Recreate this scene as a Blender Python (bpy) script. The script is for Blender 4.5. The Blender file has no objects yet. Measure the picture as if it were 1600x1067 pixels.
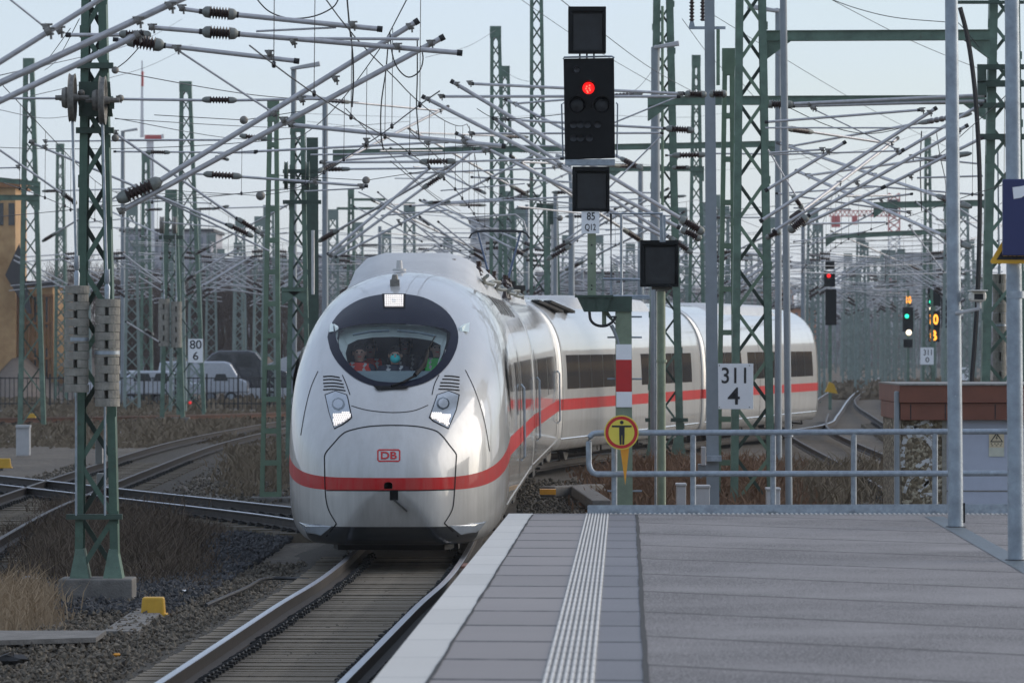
import bpy, bmesh, math, random
from mathutils import Vector, Matrix
from mathutils.bvhtree import BVHTree
random.seed(7)
S = bpy.context.scene
COL = S.collection
# ---------------------------------------------------------------- camera, sky, sun, exposure
CAMZ = 2.81
cd = bpy.data.cameras.new('camera'); CAM = bpy.data.objects.new('camera', cd); COL.objects.link(CAM)
CAM.location = (0, 0, CAMZ); CAM.rotation_euler = (math.radians(90), 0, 0)
cd.sensor_width = 36; cd.lens = 180; cd.clip_start = 1; cd.clip_end = 6000
cd.dof.use_dof = True; cd.dof.focus_distance = 70; cd.dof.aperture_fstop = 6.3
S.camera = CAM
SUN_EL, SUN_AZ = 18, 66      # azimuth clockwise from the viewing direction: low, from behind right
W_ = bpy.data.worlds.new('World'); S.world = W_; W_.use_nodes = True
wn = W_.node_tree.nodes; wl = W_.node_tree.links
bg = wn['Background']; sky = wn.new('ShaderNodeTexSky'); sky.sky_type = 'NISHITA'; sky.sun_disc = False
sky.sun_elevation = math.radians(SUN_EL); sky.sun_rotation = math.radians(SUN_AZ)
sky.air_density = 1.0; sky.dust_density = 0.6; sky.ozone_density = 2.0
veil = wn.new('ShaderNodeMix'); veil.data_type = 'RGBA'; veil.inputs[0].default_value = 0.62
veil.inputs[7].default_value = (5.0, 5.75, 7.25, 1)      # thin high cloud veil over the blue
wtc = wn.new('ShaderNodeTexCoord'); wmp = wn.new('ShaderNodeMapping'); wmp.inputs['Scale'].default_value = (5, 5, 16); wnz = wn.new('ShaderNodeTexNoise'); wnz.inputs['Scale'].default_value = 1.6; wnz.inputs['Detail'].default_value = 5
wl.new(wtc.outputs['Generated'], wmp.inputs[0]); wl.new(wmp.outputs[0], wnz.inputs[0]); wmr = wn.new('ShaderNodeMapRange'); wmr.inputs[1].default_value = .3; wmr.inputs[2].default_value = .7; wmr.inputs[3].default_value = .5; wmr.inputs[4].default_value = .74
wl.new(wnz.outputs[0], wmr.inputs[0]); wl.new(wmr.outputs[0], veil.inputs[0])
wl.new(sky.outputs[0], veil.inputs[6]); wl.new(veil.outputs[2], bg.inputs[0])
bg.inputs[1].default_value = 0.1
sd = bpy.data.lights.new('sun', 'SUN'); sd.energy = 1.7; sd.angle = math.radians(55); sd.color = (1, .9, .78)
SUN = bpy.data.objects.new('sun', sd); COL.objects.link(SUN)
a, e = math.radians(SUN_AZ), math.radians(SUN_EL)
SUN.rotation_euler = Vector((math.sin(a)*math.cos(e), math.cos(a)*math.cos(e), math.sin(e))).to_track_quat('Z', 'Y').to_euler()
S.view_settings.view_transform = 'Standard'; S.view_settings.look = 'None'; S.view_settings.exposure = 0.54
S.view_settings.gamma = 1

# ---------------------------------------------------------------- helpers
F = 8000.0
def W(x, y, D): return Vector(((x-800)/F*D, D, CAMZ-(y-533.5)/F*D))       # a measured point of the photo at its distance
def G(x, y, z=-.3):
    D = (CAMZ-z)*F/(y-533.5); return W(x, y, D)
ORG = {}
def thing(name, label, cat, loc=(0, 0, 0), rz=0, group=None):
    o = bpy.data.objects.new(name, None); COL.objects.link(o); o.empty_display_size = .2
    o.location = loc; o.rotation_euler = (0, 0, rz); tag(o, label, cat, group); ORG[o] = Vector(loc) if rz == 0 else Vector((0, 0, 0))
    return o
def tag(o, label=None, cat=None, group=None, kind=None):
    if label: o['label'] = label
    if cat: o['category'] = cat
    if group: o['group'] = group
    if kind: o['kind'] = kind
    return o
def copy_tree(o, parent=None):
    c = o.copy(); COL.objects.link(c)
    if parent: c.parent = parent
    for ch in o.children: copy_tree(ch, c)
    return c

class MB:
    def __init__(s): s.v = []; s.f = []; s.mi = []; s.m = 0
    def add(s, vs, fs):
        n = len(s.v); s.v += [Vector(v) for v in vs]
        for f in fs: s.f.append([i+n for i in f]); s.mi.append(s.m)
        return s
    def box(s, c, d):
        x, y, z = c; a, b, h = d[0]/2, d[1]/2, d[2]/2
        return s.add([(x+i*a, y+j*b, z+k*h) for k in (-1, 1) for j in (-1, 1) for i in (-1, 1)],
                     [(0, 2, 3, 1), (4, 5, 7, 6), (0, 1, 5, 4), (2, 6, 7, 3), (0, 4, 6, 2), (1, 3, 7, 5)])
    def hexa(s, b, t):   # two quads, bottom and top, same winding
        return s.add(list(b)+list(t), [(3, 2, 1, 0), (4, 5, 6, 7), (0, 1, 5, 4), (1, 2, 6, 5), (2, 3, 7, 6), (3, 0, 4, 7)])
    def bar(s, p, q, w, h, up=(0, 0, 1), w2=None, h2=None):
        p, q = Vector(p), Vector(q); d = (q-p).normalized(); up = Vector(up)
        if abs(d.dot(up)) > .98: up = Vector((0, 1, 0))
        x = d.cross(up).normalized(); y = x.cross(d)
        w2 = w if w2 is None else w2; h2 = h if h2 is None else h2
        f = lambda c, w, h: [c-x*w/2-y*h/2, c+x*w/2-y*h/2, c+x*w/2+y*h/2, c-x*w/2+y*h/2]
        return s.hexa(f(p, w, h), f(q, w2, h2))
    def lathe(s, p, q, prof, n=10):
        p, q = Vector(p), Vector(q); d = q-p; u = d.normalized()
        x = u.cross(Vector((0, 0, 1)) if abs(u.z) < .9 else Vector((1, 0, 0))).normalized(); y = u.cross(x)
        vs = []; fs = []
        for f, r in prof:
            vs += [p+d*f+(x*math.cos(2*math.pi*k/n)+y*math.sin(2*math.pi*k/n))*r for k in range(n)]
        for i in range(len(prof)-1):
            for k in range(n): fs.append((i*n+k, i*n+(k+1) % n, (i+1)*n+(k+1) % n, (i+1)*n+k))
        fs.append(tuple(reversed(range(n)))); fs.append(tuple((len(prof)-1)*n+k for k in range(n)))
        return s.add(vs, fs)
    def cyl(s, p, q, r, r2=None, n=10): return s.lathe(p, q, [(0, r), (1, r if r2 is None else r2)], n)
    def path(s, pts, r, n=6):
        pts = [Vector(p) for p in pts]; vs = []; fs = []
        for i, p in enumerate(pts):
            t = (pts[min(i+1, len(pts)-1)]-pts[max(i-1, 0)]).normalized()
            ref = Vector((0, 0, 1)) if abs(t.z) < .93 else Vector((1, 0, 0))
            x = t.cross(ref).normalized(); y = t.cross(x)
            vs += [p+(x*math.cos(2*math.pi*k/n)+y*math.sin(2*math.pi*k/n))*r for k in range(n)]
        for i in range(len(pts)-1):
            for k in range(n): fs.append((i*n+k, i*n+(k+1) % n, (i+1)*n+(k+1) % n, (i+1)*n+k))
        fs.append(tuple(reversed(range(n)))); fs.append(tuple((len(pts)-1)*n+k for k in range(n)))
        return s.add(vs, fs)
    def prism(s, poly, ext):
        poly = [Vector(p) for p in poly]; n = len(poly); ext = Vector(ext)
        return s.add(poly+[p+ext for p in poly], [tuple(range(n)), tuple(reversed(range(n, 2*n)))]+[(i, i+n, (i+1) % n+n, (i+1) % n) for i in range(n)])
    def sphere(s, c, r, n=10, m=6, sc=(1, 1, 1)):
        c = Vector(c); prof = [(math.sin(math.pi*(i/m-.5)), math.cos(math.pi*(i/m-.5))) for i in range(m+1)]
        vs = [c+Vector((max(q, .01)*r*math.cos(2*math.pi*k/n)*sc[0], max(q, .01)*r*math.sin(2*math.pi*k/n)*sc[1], h*r*sc[2])) for h, q in prof for k in range(n)]
        fs = [(i*n+k, i*n+(k+1) % n, (i+1)*n+(k+1) % n, (i+1)*n+k) for i in range(m) for k in range(n)]
        return s.add(vs, fs)
    def grid(s, rows):
        n = len(rows[0]); vs = [p for r in rows for p in r]
        return s.add(vs, [(i*n+k, i*n+k+1, (i+1)*n+k+1, (i+1)*n+k) for i in range(len(rows)-1) for k in range(n-1)])
    def build(s, name, mat, parent=None, loc=None, smooth=False, bevel=0):
        me = bpy.data.meshes.new(name)
        if parent: o_ = ORG.get(parent, Vector((0, 0, 0)))
        elif loc is not None: o_ = Vector(loc)
        else:
            xs = [v.x for v in s.v]; ys = [v.y for v in s.v]
            o_ = Vector(((min(xs)+max(xs))/2, (min(ys)+max(ys))/2, min(v.z for v in s.v)))
        me.from_pydata([v-o_ for v in s.v], [], s.f); me.update()
        bm = bmesh.new(); bm.from_mesh(me); bmesh.ops.recalc_face_normals(bm, faces=bm.faces); bm.to_mesh(me); bm.free()
        mats = mat if isinstance(mat, (list, tuple)) else [mat]
        for m in mats: me.materials.append(m)
        if len(mats) > 1: me.polygons.foreach_set('material_index', s.mi)
        if smooth:
            me.polygons.foreach_set('use_smooth', [True]*len(me.polygons))
            try: me.set_sharp_from_angle(angle=math.radians(40))
            except Exception: pass
        o = bpy.data.objects.new(name, me); COL.objects.link(o)
        if parent: o.parent = parent
        else: o.location = o_
        ORG[o] = o_
        if bevel:
            b = o.modifiers.new('bevel', 'BEVEL'); b.width = bevel; b.segments = 2; b.limit_method = 'ANGLE'
        return o

# ---------------------------------------------------------------- materials
def mat(name, col, rough=.6, metal=0, var=.15, scale=6, col2=None, bump=0, bscale=40, coat=0, emit=None, estr=1, spec=.5, stretch=(1, 1, 1), co='Object', contrast=None, rust=0):
    m = bpy.data.materials.new(name); m.use_nodes = True
    nt = m.node_tree; N = nt.nodes; L = nt.links; b = N['Principled BSDF']
    b.inputs['Roughness'].default_value = rough; b.inputs['Metallic'].default_value = metal
    b.inputs['Coat Weight'].default_value = coat; b.inputs['Coat Roughness'].default_value = .08
    b.inputs['Specular IOR Level'].default_value = spec
    tc = N.new('ShaderNodeTexCoord'); mp = N.new('ShaderNodeMapping'); mp.inputs['Scale'].default_value = stretch
    L.new(tc.outputs[co], mp.inputs[0])
    nz = N.new('ShaderNodeTexNoise'); nz.inputs['Scale'].default_value = scale; nz.inputs['Detail'].default_value = 6
    nz.inputs['Roughness'].default_value = .65; L.new(mp.outputs[0], nz.inputs[0])
    mx = N.new('ShaderNodeMix'); mx.data_type = 'RGBA'
    c = Vector(col); c2 = Vector(col2) if col2 else c*(1+var); c1 = c if col2 else c*(1-var)
    mx.inputs[6].default_value = (*c1, 1); mx.inputs[7].default_value = (*c2, 1)
    rm = N.new('ShaderNodeMapRange'); k = contrast or .22
    rm.inputs[1].default_value = .5-k; rm.inputs[2].default_value = .5+k
    L.new(nz.outputs[0], rm.inputs[0]); L.new(rm.outputs[0], mx.inputs[0])
    L.new(mx.outputs[2], b.inputs['Base Color'])
    if bump:
        n2 = N.new('ShaderNodeTexNoise'); n2.inputs['Scale'].default_value = bscale; n2.inputs['Detail'].default_value = 4
        L.new(mp.outputs[0], n2.inputs[0])
        bp = N.new('ShaderNodeBump'); bp.inputs['Strength'].default_value = bump; bp.inputs['Distance'].default_value = .02
        L.new(n2.outputs[0], bp.inputs['Height']); L.new(bp.outputs[0], b.inputs['Normal'])
    if emit:
        b.inputs['Emission Color'].default_value = (*emit, 1); b.inputs['Emission Strength'].default_value = estr
    if rust:
        n3 = N.new('ShaderNodeTexNoise'); n3.inputs['Scale'].default_value = 7; n3.inputs['Detail'].default_value = 8; n3.inputs['Roughness'].default_value = .75; L.new(tc.outputs[co], n3.inputs[0])
        r3 = N.new('ShaderNodeMapRange'); r3.inputs[1].default_value = .60; r3.inputs[2].default_value = .70; r3.inputs[4].default_value = rust; L.new(n3.outputs[0], r3.inputs[0])
        m3 = N.new('ShaderNodeMix'); m3.data_type = 'RGBA'; m3.inputs[7].default_value = (.09, .055, .035, 1); L.new(r3.outputs[0], m3.inputs[0]); L.new(mx.outputs[2], m3.inputs[6]); L.new(m3.outputs[2], b.inputs['Base Color'])
    m['mix'] = mx.name
    return m
M = {}
M['green1'] = mat('shaded_mast_green', (.06, .115, .08), .5, var=.35, scale=3, bump=.15, bscale=30, rust=.8)  # mast green darkened in colour for the shade on the near mast
M['green'] = mat('mast_green', (.105, .17, .125), .5, var=.38, scale=3, bump=.15, bscale=30, rust=.7)
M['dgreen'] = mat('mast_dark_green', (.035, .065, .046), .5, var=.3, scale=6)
M['lgreen'] = mat('mast_light_green', (.13, .2, .13), .55, var=.25, scale=3, rust=.6)
M['postgreen'] = mat('post_green', (.2, .25, .17), .5, var=.22, scale=4, rust=.5)
M['gal'] = mat('galvanised_steel', (.30, .34, .38), .42, .55, var=.25, scale=14)
M['fgreen'] = mat('mast_hazed_green', (.2, .25, .225), .6, var=.2, scale=2)  # far masts: green paled and greyed to imitate distance haze
M['tube'] = mat('zinc_tube', (.47, .465, .47), .4, .35, var=.18, scale=9)
M['pole'] = mat('grey_pole', (.24, .27, .29), .55, .2, var=.12, scale=3)
M['fit'] = mat('cast_fitting', (.2, .19, .17), .6, .4, var=.4, scale=20)
M['ins'] = mat('brown_insulator', (.035, .017, .013), .3, var=.4, scale=30)
M['inscap'] = mat('insulator_cap', (.2, .21, .19), .6, .3, var=.25, scale=20)
M['wire'] = mat('wire_dark', (.035, .035, .038), .5, .3, var=.2)
M['black'] = mat('black_rubber', (.012, .012, .013), .6, var=.2)
M['sigblack'] = mat('signal_black', (.006, .007, .0075), .6, var=.3, scale=12, spec=.18)
M['conc'] = mat('weight_concrete', (.25, .235, .2), .9, var=.3, scale=9, bump=.4)
M['conc2'] = mat('old_concrete', (.16, .15, .135), .9, var=.35, scale=5, bump=.5)
M['white'] = mat('sign_white', (.84, .85, .86), .4, var=.04)
M['ink'] = mat('sign_ink', (.012, .012, .014), .5, var=.1)
M['red'] = mat('sign_red', (.5, .012, .012), .4, var=.08)
M['yellow'] = mat('sign_yellow', (.72, .58, .07), .4, var=.06)
M['amber'] = mat('sign_amber', (.7, .3, .015), .4, var=.1)
M['blue'] = mat('sign_blue', (.014, .022, .105), .35, var=.06)
M['boxyellow'] = mat('box_yellow', (.55, .31, .015), .5, var=.12, scale=8)
M['cab'] = mat('cabinet_grey', (.45, .45, .45), .5, var=.1)
M['rail'] = mat('rail_rust', (.028, .021, .016), .75, .2, var=.4, scale=7)
M['railtop2'] = mat('rail_head_dull', (.075, .068, .062), .6, .3, var=.3, scale=3)
M['railtop'] = mat('rail_head', (.42, .43, .47), .28, .9, var=.12, scale=3, stretch=(4, .3, 4))
M['sleeper'] = mat('sleeper_concrete', (.13, .108, .077), .9, var=.6, scale=3, bump=.4, co='Object')
M['clip'] = mat('rail_clip_steel', (.012, .012, .011), .7)
# ---------------------------------------------------------------- ground
def ground():
    rows = []
    xs = [-700, -300, -120, -60, -30]+[-20+i*1.0 for i in range(0, 41)]+[30, 60, 120, 300, 700]
    ys = [-40, 0, 20]+[30+i*1.0 for i in range(0, 180)]+[220, 260, 320, 400, 550, 800, 1200, 1800]
    for y in ys:
        r = []
        for x in xs:
            z = -.32
            if 30 < y < 205 and abs(x) < 21: z += .05*math.sin(x*1.9+y*.37)*math.sin(y*.61-x*.5)+random.uniform(-.015, .015)
            r.append((x, y, z))
        rows.append(r)
    m = mat('ground_ballast_soil', (.068, .057, .043), .95, col2=(.115, .094, .068), scale=.35, bump=.9, bscale=9, contrast=.15, co='Object')  # dark base colour stands in for the station hall's shade
    nt = m.node_tree; N = nt.nodes; L = nt.links
    v = N.new('ShaderNodeTexVoronoi'); v.inputs['Scale'].default_value = 13
    tc = N.new('ShaderNodeTexCoord'); L.new(tc.outputs['Object'], v.inputs[0])
    mul = N.new('ShaderNodeMix'); mul.data_type = 'RGBA'; mul.blend_type = 'MULTIPLY'; mul.inputs[0].default_value = .75
    r = N.new('ShaderNodeSeparateColor'); L.new(v.outputs['Color'], r.inputs[0])
    mr = N.new('ShaderNodeMapRange'); mr.inputs[3].default_value = .45; mr.inputs[4].default_value = 1.5; L.new(r.outputs[0], mr.inputs[0])
    L.new(N[m['mix']].outputs[2], mul.inputs[6]); L.new(mr.outputs[0], mul.inputs[7]); L.new(mul.outputs[2], N['Principled BSDF'].inputs['Base Color'])
    o = MB().grid(rows).build('ground', m, loc=(0, 0, 0), smooth=True); tag(o, kind='structure')
ground()

def catmull(P, n=8):
    P = [Vector(p) for p in P]; out = []
    for i in range(len(P)-1):
        a, b, c, d = P[max(i-1, 0)], P[i], P[i+1], P[min(i+2, len(P)-1)]
        for k in range(n):
            t = k/n; out.append(.5*((2*b)+(c-a)*t+(2*a-5*b+4*c-d)*t*t+(3*b-a-3*c+d)*t**3))
    out.append(P[-1]); return out

RAILP = [(-.075, -.172), (.075, -.172), (.075, -.155), (.012, -.13), (.010, -.04), (.036, -.03), (.036, -.006), (.028, 0), (-.028, 0), (-.036, -.006), (-.036, -.03), (-.010, -.04), (-.012, -.13), (-.075, -.155)]
def rail(pts, off, parent, railmat, top=None):
    mb = MB(); n = len(RAILP); vs = []
    for i, p in enumerate(pts):
        t = (pts[min(i+1, len(pts)-1)]-pts[max(i-1, 0)]).normalized(); s_ = Vector((t.y, -t.x, 0))
        vs += [p+s_*(off+a)+Vector((0, 0, b)) for a, b in RAILP]
    fs = []; mi = []
    for i in range(len(pts)-1):
        for k in range(n):
            fs.append((i*n+k, i*n+(k+1) % n, (i+1)*n+(k+1) % n, (i+1)*n+k)); mi.append(1 if k in (6, 7, 8) else 0)
    fs.append(tuple(range(n))); mi.append(0)
    mb.add(vs, fs); mb.mi = mi
    return mb.build('rail', [railmat, top or M['railtop']], parent)
def sleeper_mesh():
    mb = MB()
    for x0, x1, h0, h1 in ((-1.3, -.45, 0, -.01), (-.45, .45, -.01, -.03), (.45, 1.3, -.01, 0)):
        pass
    mb.hexa([(-1.3, -.145, -.4), (1.3, -.145, -.4), (1.3, .145, -.4), (-1.3, .145, -.4)], [(-1.3, -.115, -.18), (1.3, -.115, -.18), (1.3, .115, -.18), (-1.3, .115, -.18)])
    mb.m = 1
    for sx in (-1, 1):
        for d in (-.14, .14):
            mb.box((sx*.7525+d, 0, -.165), (.12, .09, .035)); mb.path([(sx*.7525+d*.7, -.06, -.15), (sx*.7525+d*1.3, -.06, -.12), (sx*.7525+d*1.3, .06, -.12), (sx*.7525+d*.7, .06, -.15)], .012, 5)
    me_o = mb.build('sleeper', [M['sleeper'], M['clip']], loc=(0, 0, 0)); me = me_o.data; bpy.data.objects.remove(me_o); return me
SLEEPER = sleeper_mesh()
M['bed'] = mat('track_bed_dirt', (.035, .029, .021), .95, col2=(.065, .054, .039), scale=3, bump=.9, bscale=22, stretch=(1, 2.2, 1))
def track(label, pts, s0, s1, pitch=.6, maxn=95, railmat=None, top=None):
    pts = catmull([(x, y, 0) for x, y in pts], 10)
    rows = []; bed = 'left' in label or 'main' in label
    for i, p in enumerate(pts):
        if not s0-4 <= p.y <= s1+6: continue
        d = (pts[min(i+1, len(pts)-1)]-pts[max(i-1, 0)]).normalized(); s_ = Vector((d.y, -d.x, 0)); rows.append([p+s_*o+Vector((0, 0, -.215 if abs(o) < 1.4 else -.33)) for o in (-1.9, -1.3, -.5, .5, 1.3, 1.9)])
    if bed and 'distant' not in label: tag(MB().grid(rows).build('track_bed', M['bed'], loc=(0, 0, 0), smooth=True), kind='structure')
    t = thing('railway_track', label, 'railway track', (pts[0].x, pts[0].y, -.3), group='railway tracks')
    for off in (-.7525, .7525): rail(pts, off, t, railmat or M['rail'], top)
    acc = 0; n = 0; nxt = 0
    for i in range(len(pts)-1):
        d = pts[i+1]-pts[i]; L = d.length
        while nxt <= acc+L:
            p = pts[i]+d*((nxt-acc)/L); nxt += pitch
            if s0 <= p.y <= s1 and n < maxn:
                o = bpy.data.objects.new('sleeper', SLEEPER); COL.objects.link(o); o.parent = t
                o.location = p-ORG[t]+Vector((random.uniform(-.02, .02), random.uniform(-.02, .02), random.uniform(-.012, .004))); o.rotation_euler = (0, 0, -math.atan2(d.x, d.y)+random.uniform(-.01, .01)); n += 1
        acc += L
    return t
MAIN = [(-3.2, 12), (-2.55, 31), (-2.17, 42.1), (-1.78, 54), (-1.42, 65), (-1.06, 92), (-.55, 112), (.1, 120), (1.9, 130), (3.8, 140.5), (8.3, 164), (10.3, 178), (12, 200), (18, 280), (28, 400)]
track('curved main track with shiny rail heads running under the white train', MAIN, 39, 72, .34)
track('left track whose brown rails sweep up behind the near left mast', [(-7.6, 60), (-8.3, 80), (-8.55, 92), (-8.75, 112), (-8.8, 143), (-7.9, 171), (-6.2, 200), (-3, 240)], 70, 200, top=M['railtop2'])
track('skew connecting track crossing low behind the weight stacks towards the train', [(-14.5, 116), (-10.4, 104.2), (-7.6, 96), (-3.75, 84.8), (-2.4, 80)], 78, 116)
track('track on the right behind the handrail with dark rails', [(7.9, 64), (7.75, 90), (8.0, 103), (8.35, 118), (8.95, 148), (9.7, 170), (11.6, 200)], 64, 175, top=M['railtop2'])
track('far right track curving away behind the orange fascia hut', [(12.2, 120), (12.6, 150), (14.2, 190), (17.5, 250), (25, 340)], 130, 190, top=M['railtop2'])
track('distant left track as a rusty line in the brown grass', [(-34, 178), (-22, 186), (-12, 196), (-4, 215)], 176, 215, railmat=mat('rail_far_rust', (.1, .045, .025), .8, var=.2), top=M['railtop2'])

# ---------------------------------------------------------------- platform
PZ = .76
def at_line(y, x0, x1): return x0+(x1-x0)*(y-30.74)/(60.9-30.74)     # lines measured at the frame's foot and at the platform end
LN = dict(edge=(-.845, -.04), white=(-.507, .25), tac0=(.173, .875), tac1=(.5, 1.157), dark=(.807, 1.485))
def strip(a, b, y0, y1, z, n=20):
    rows = []
    for i in range(n+1):
        y = y0+(y1-y0)*i/n
        xa = a if isinstance(a, float) else at_line(y, *LN[a]); xb = b if isinstance(b, float) else at_line(y, *LN[b])
        rows.append([(xa+(xb-xa)*k/4, y, z) for k in range(5)])
    return MB().grid(rows)
def slab_mat(name, c1, c2, pitch, skew, y0, jcol, jw, stain=.5, rough=.75, speck=1.0):
    m = mat(name, c1, rough, col2=c2, scale=.5, contrast=.4, bump=.12, bscale=90, co='Object')
    N = m.node_tree.nodes; L = m.node_tree.links; N['Principled BSDF'].inputs['Specular IOR Level'].default_value = .25
    tc = N.new('ShaderNodeTexCoord'); sp = N.new('ShaderNodeSeparateXYZ'); L.new(tc.outputs['Object'], sp.inputs[0])
    def math_(op, a, b=None, clamp=False):
        n = N.new('ShaderNodeMath'); n.operation = op; n.use_clamp = clamp
        for i, v in enumerate((a, b)):
            if v is None: continue
            if isinstance(v, (int, float)): n.inputs[i].default_value = v
            else: L.new(v, n.inputs[i])
        return n.outputs[0]
    nz = N.new('ShaderNodeTexNoise'); nz.inputs['Scale'].default_value = 2.5; L.new(tc.outputs['Object'], nz.inputs[0])
    u = math_('ADD', sp.outputs[1], math_('MULTIPLY', sp.outputs[0], skew)); u = math_('ADD', u, math_('MULTIPLY', nz.outputs[0], .035))
    u = math_('DIVIDE', math_('SUBTRACT', u, y0), pitch); fr = math_('FRACT', u)
    d = math_('ABSOLUTE', math_('SUBTRACT', fr, .5)); d = math_('SUBTRACT', .5, d)
    j = math_('MULTIPLY', math_('SUBTRACT', 1.0, math_('DIVIDE', d, jw/pitch), True), 3.0, True)
    n3 = N.new('ShaderNodeTexNoise'); n3.inputs['Scale'].default_value = 6; n3.inputs['Detail'].default_value = 3; L.new(tc.outputs['Object'], n3.inputs[0])
    j = math_('MULTIPLY', j, math_('MULTIPLY', n3.outputs[0], 1.9), True)
    sl = N.new('ShaderNodeTexWhiteNoise'); sl.noise_dimensions = '1D'; L.new(math_('FLOOR', u), sl.inputs['W'])
    tone = math_('ADD', .95, math_('MULTIPLY', sl.outputs[0], .1))
    # fine aggregate speckle, stretched dirt flecks
    mp = N.new('ShaderNodeMapping'); mp.inputs['Scale'].default_value = (70, 26, 1); L.new(tc.outputs['Object'], mp.inputs[0])
    n4 = N.new('ShaderNodeTexNoise'); n4.inputs['Scale'].default_value = 1; n4.inputs['Detail'].default_value = 8; n4.inputs['Roughness'].default_value = .8; L.new(mp.outputs[0], n4.inputs[0])
    n5 = N.new('ShaderNodeTexNoise'); n5.inputs['Scale'].default_value = .55; n5.inputs['Detail'].default_value = 3; L.new(tc.outputs['Object'], n5.inputs[0])
    speckle = math_('MULTIPLY', math_('MULTIPLY', math_('SUBTRACT', .56, n4.outputs[0], False), 5.0*speck, True), math_('MULTIPLY', math_('SUBTRACT', n5.outputs[0], .1), 2, True))
    k = math_('MULTIPLY', tone, math_('SUBTRACT', 1.0, math_('MULTIPLY', speckle, stain)))
    vm = N.new('ShaderNodeVectorMath'); vm.operation = 'SCALE'; L.new(N[m['mix']].outputs[2], vm.inputs[0]); L.new(k, vm.inputs['Scale'])
    mx = N.new('ShaderNodeMix'); mx.data_type = 'RGBA'; L.new(j, mx.inputs[0]); L.new(vm.outputs[0], mx.inputs[6]); mx.inputs[7].default_value = (*jcol, 1)
    L.new(mx.outputs[2], N['Principled BSDF'].inputs['Base Color']); return m
def platform():
    Y0, Y1 = 22.0, 61.0
    mb = MB()
    e0, e1 = at_line(Y0, *LN['edge']), at_line(Y1, *LN['edge'])
    mb.hexa([(e0+.12, Y0, -.4), (7.1, Y0, -.4), (7.1, Y1-.06, -.4), (e1+.12, Y1-.06, -.4)], [(e0+.12, Y0, PZ-.12), (7.1, Y0, PZ-.12), (7.1, Y1-.06, PZ-.12), (e1+.12, Y1-.06, PZ-.12)])
    mb.hexa([(e0, Y0, PZ-.12), (7.2, Y0, PZ-.12), (7.2, Y1, PZ-.12), (e1, Y1, PZ-.12)], [(e0, Y0, PZ-.002), (7.2, Y0, PZ-.002), (7.2, Y1, PZ-.002), (e1, Y1, PZ-.002)])
    tag(mb.build('platform', M['conc2'], loc=(0, 0, 0)), kind='structure')
    st = lambda n, mb, m: tag(mb.build(n, m, loc=(0, 0, 0)), kind='structure')
    st('platform_edge', strip('edge', 'white', Y0, Y1-.02, PZ+.004), slab_mat('edge_white', (.52, .505, .465), (.61, .595, .555), 1.98, .03, 35.2, (.42, .41, .385), .05, .3, .7, .4))
    st('platform_tiles', strip('white', 'tac0', Y0, Y1-.02, PZ+.003), slab_mat('tile_grey', (.245, .225, .215), (.29, .268, .257), 1.98, .1, 35.0, (.035, .034, .036), .085, .25, .7, .5))
    st('platform_dark_tiles', strip('tac1', 'dark', Y0, Y1-.45, PZ+.003), slab_mat('tile_dark', (.165, .16, .168), (.215, .21, .218), 1.98, .1, 35.0, (.03, .03, .033), .085, .5, .6, .6))
    st('platform_surface', strip('dark', 7.15, Y0, Y1-.45, PZ+.003, 40), slab_mat('slab_grey', (.275, .258, .252), (.325, .306, .298), 3.25, .9, 36.5, (.07, .066, .064), .085, .7, .85, 2.2))
    # open gutter line between the dark tiles and the slabs, and between white edge and tiles
    for nm, w in (('dark', .035), ('white', .02)):
        rows = [[(at_line(y, *LN[nm])-w/2+random.uniform(-.006, .006), y, PZ+.008), (at_line(y, *LN[nm])+w/2+random.uniform(-.006, .006), y, PZ+.008)] for y in [Y0+i*(Y1-.5-Y0)/60 for i in range(61)]]
        st('platform_gutter', MB().grid(rows), mat('gutter_dirt', (.03, .03, .03), .9, var=.4))
    # guiding tiles with raised ribs
    tm = slab_mat('tactile_base', (.26, .255, .245), (.3, .295, .28), .66, .1, 35.0, (.12, .12, .115), .05, .3, .8, .4)
    st('tactile_paving', strip('tac0', 'tac1', Y0, Y1-.02, PZ+.003), tm)
    mb = MB(); wr = slab_mat('tactile_rib', (.60, .58, .54), (.68, .66, .62), .66, .1, 35.0, (.3, .29, .28), .04, .2, .7, .3)
    NR = 8
    for k in range(NR):
        y = Y0
        while y < Y1-.1:
            y1 = min(y+.64, Y1-.03); f = (k+.5)/NR
            q = []
            for yy in (y, y1):
                a, b = at_line(yy, *LN['tac0']), at_line(yy, *LN['tac1']); c = a+(b-a)*f; w = (b-a)/NR*.27
                q.append((c, w, yy))
            (c0, w0, a0), (c1, w1, a1) = q
            mb.hexa([(c0-w0, a0, PZ), (c0+w0, a0, PZ), (c1+w1, a1, PZ), (c1-w1, a1, PZ)], [(c0-w0*.7, a0+.01, PZ+.012), (c0+w0*.7, a0+.01, PZ+.012), (c1+w1*.7, a1-.01, PZ+.012), (c1-w1*.7, a1-.01, PZ+.012)])
            y += .66
    st('tactile_ribs', mb, wr)
    mb = MB(); x = 1.16
    while x < 7.1:
        mb.hexa([(x, Y1-.42, PZ), (x+.03, Y1-.42, PZ), (x+.03, Y1-.06, PZ), (x, Y1-.06, PZ)], [(x+.004, Y1-.42, PZ+.012), (x+.026, Y1-.42, PZ+.012), (x+.026, Y1-.06, PZ+.012), (x+.004, Y1-.06, PZ+.012)]); x += .058
    st('tactile_end_ribs', mb, wr)
    rows = [[(1.157, Y1-.44, PZ+.0035), (7.15, Y1-.44, PZ+.0035)], [(1.157, Y1-.04, PZ+.0035), (7.15, Y1-.04, PZ+.0035)]]
    st('tactile_end_paving', MB().grid(rows), tm)
    # drainage channel on which the lamp posts stand
    c0, c1 = G(1468, 812, PZ), G(1625, 900, PZ)
    d = (c1-c0).normalized(); n = Vector((d.y, -d.x, 0))*.11
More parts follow.
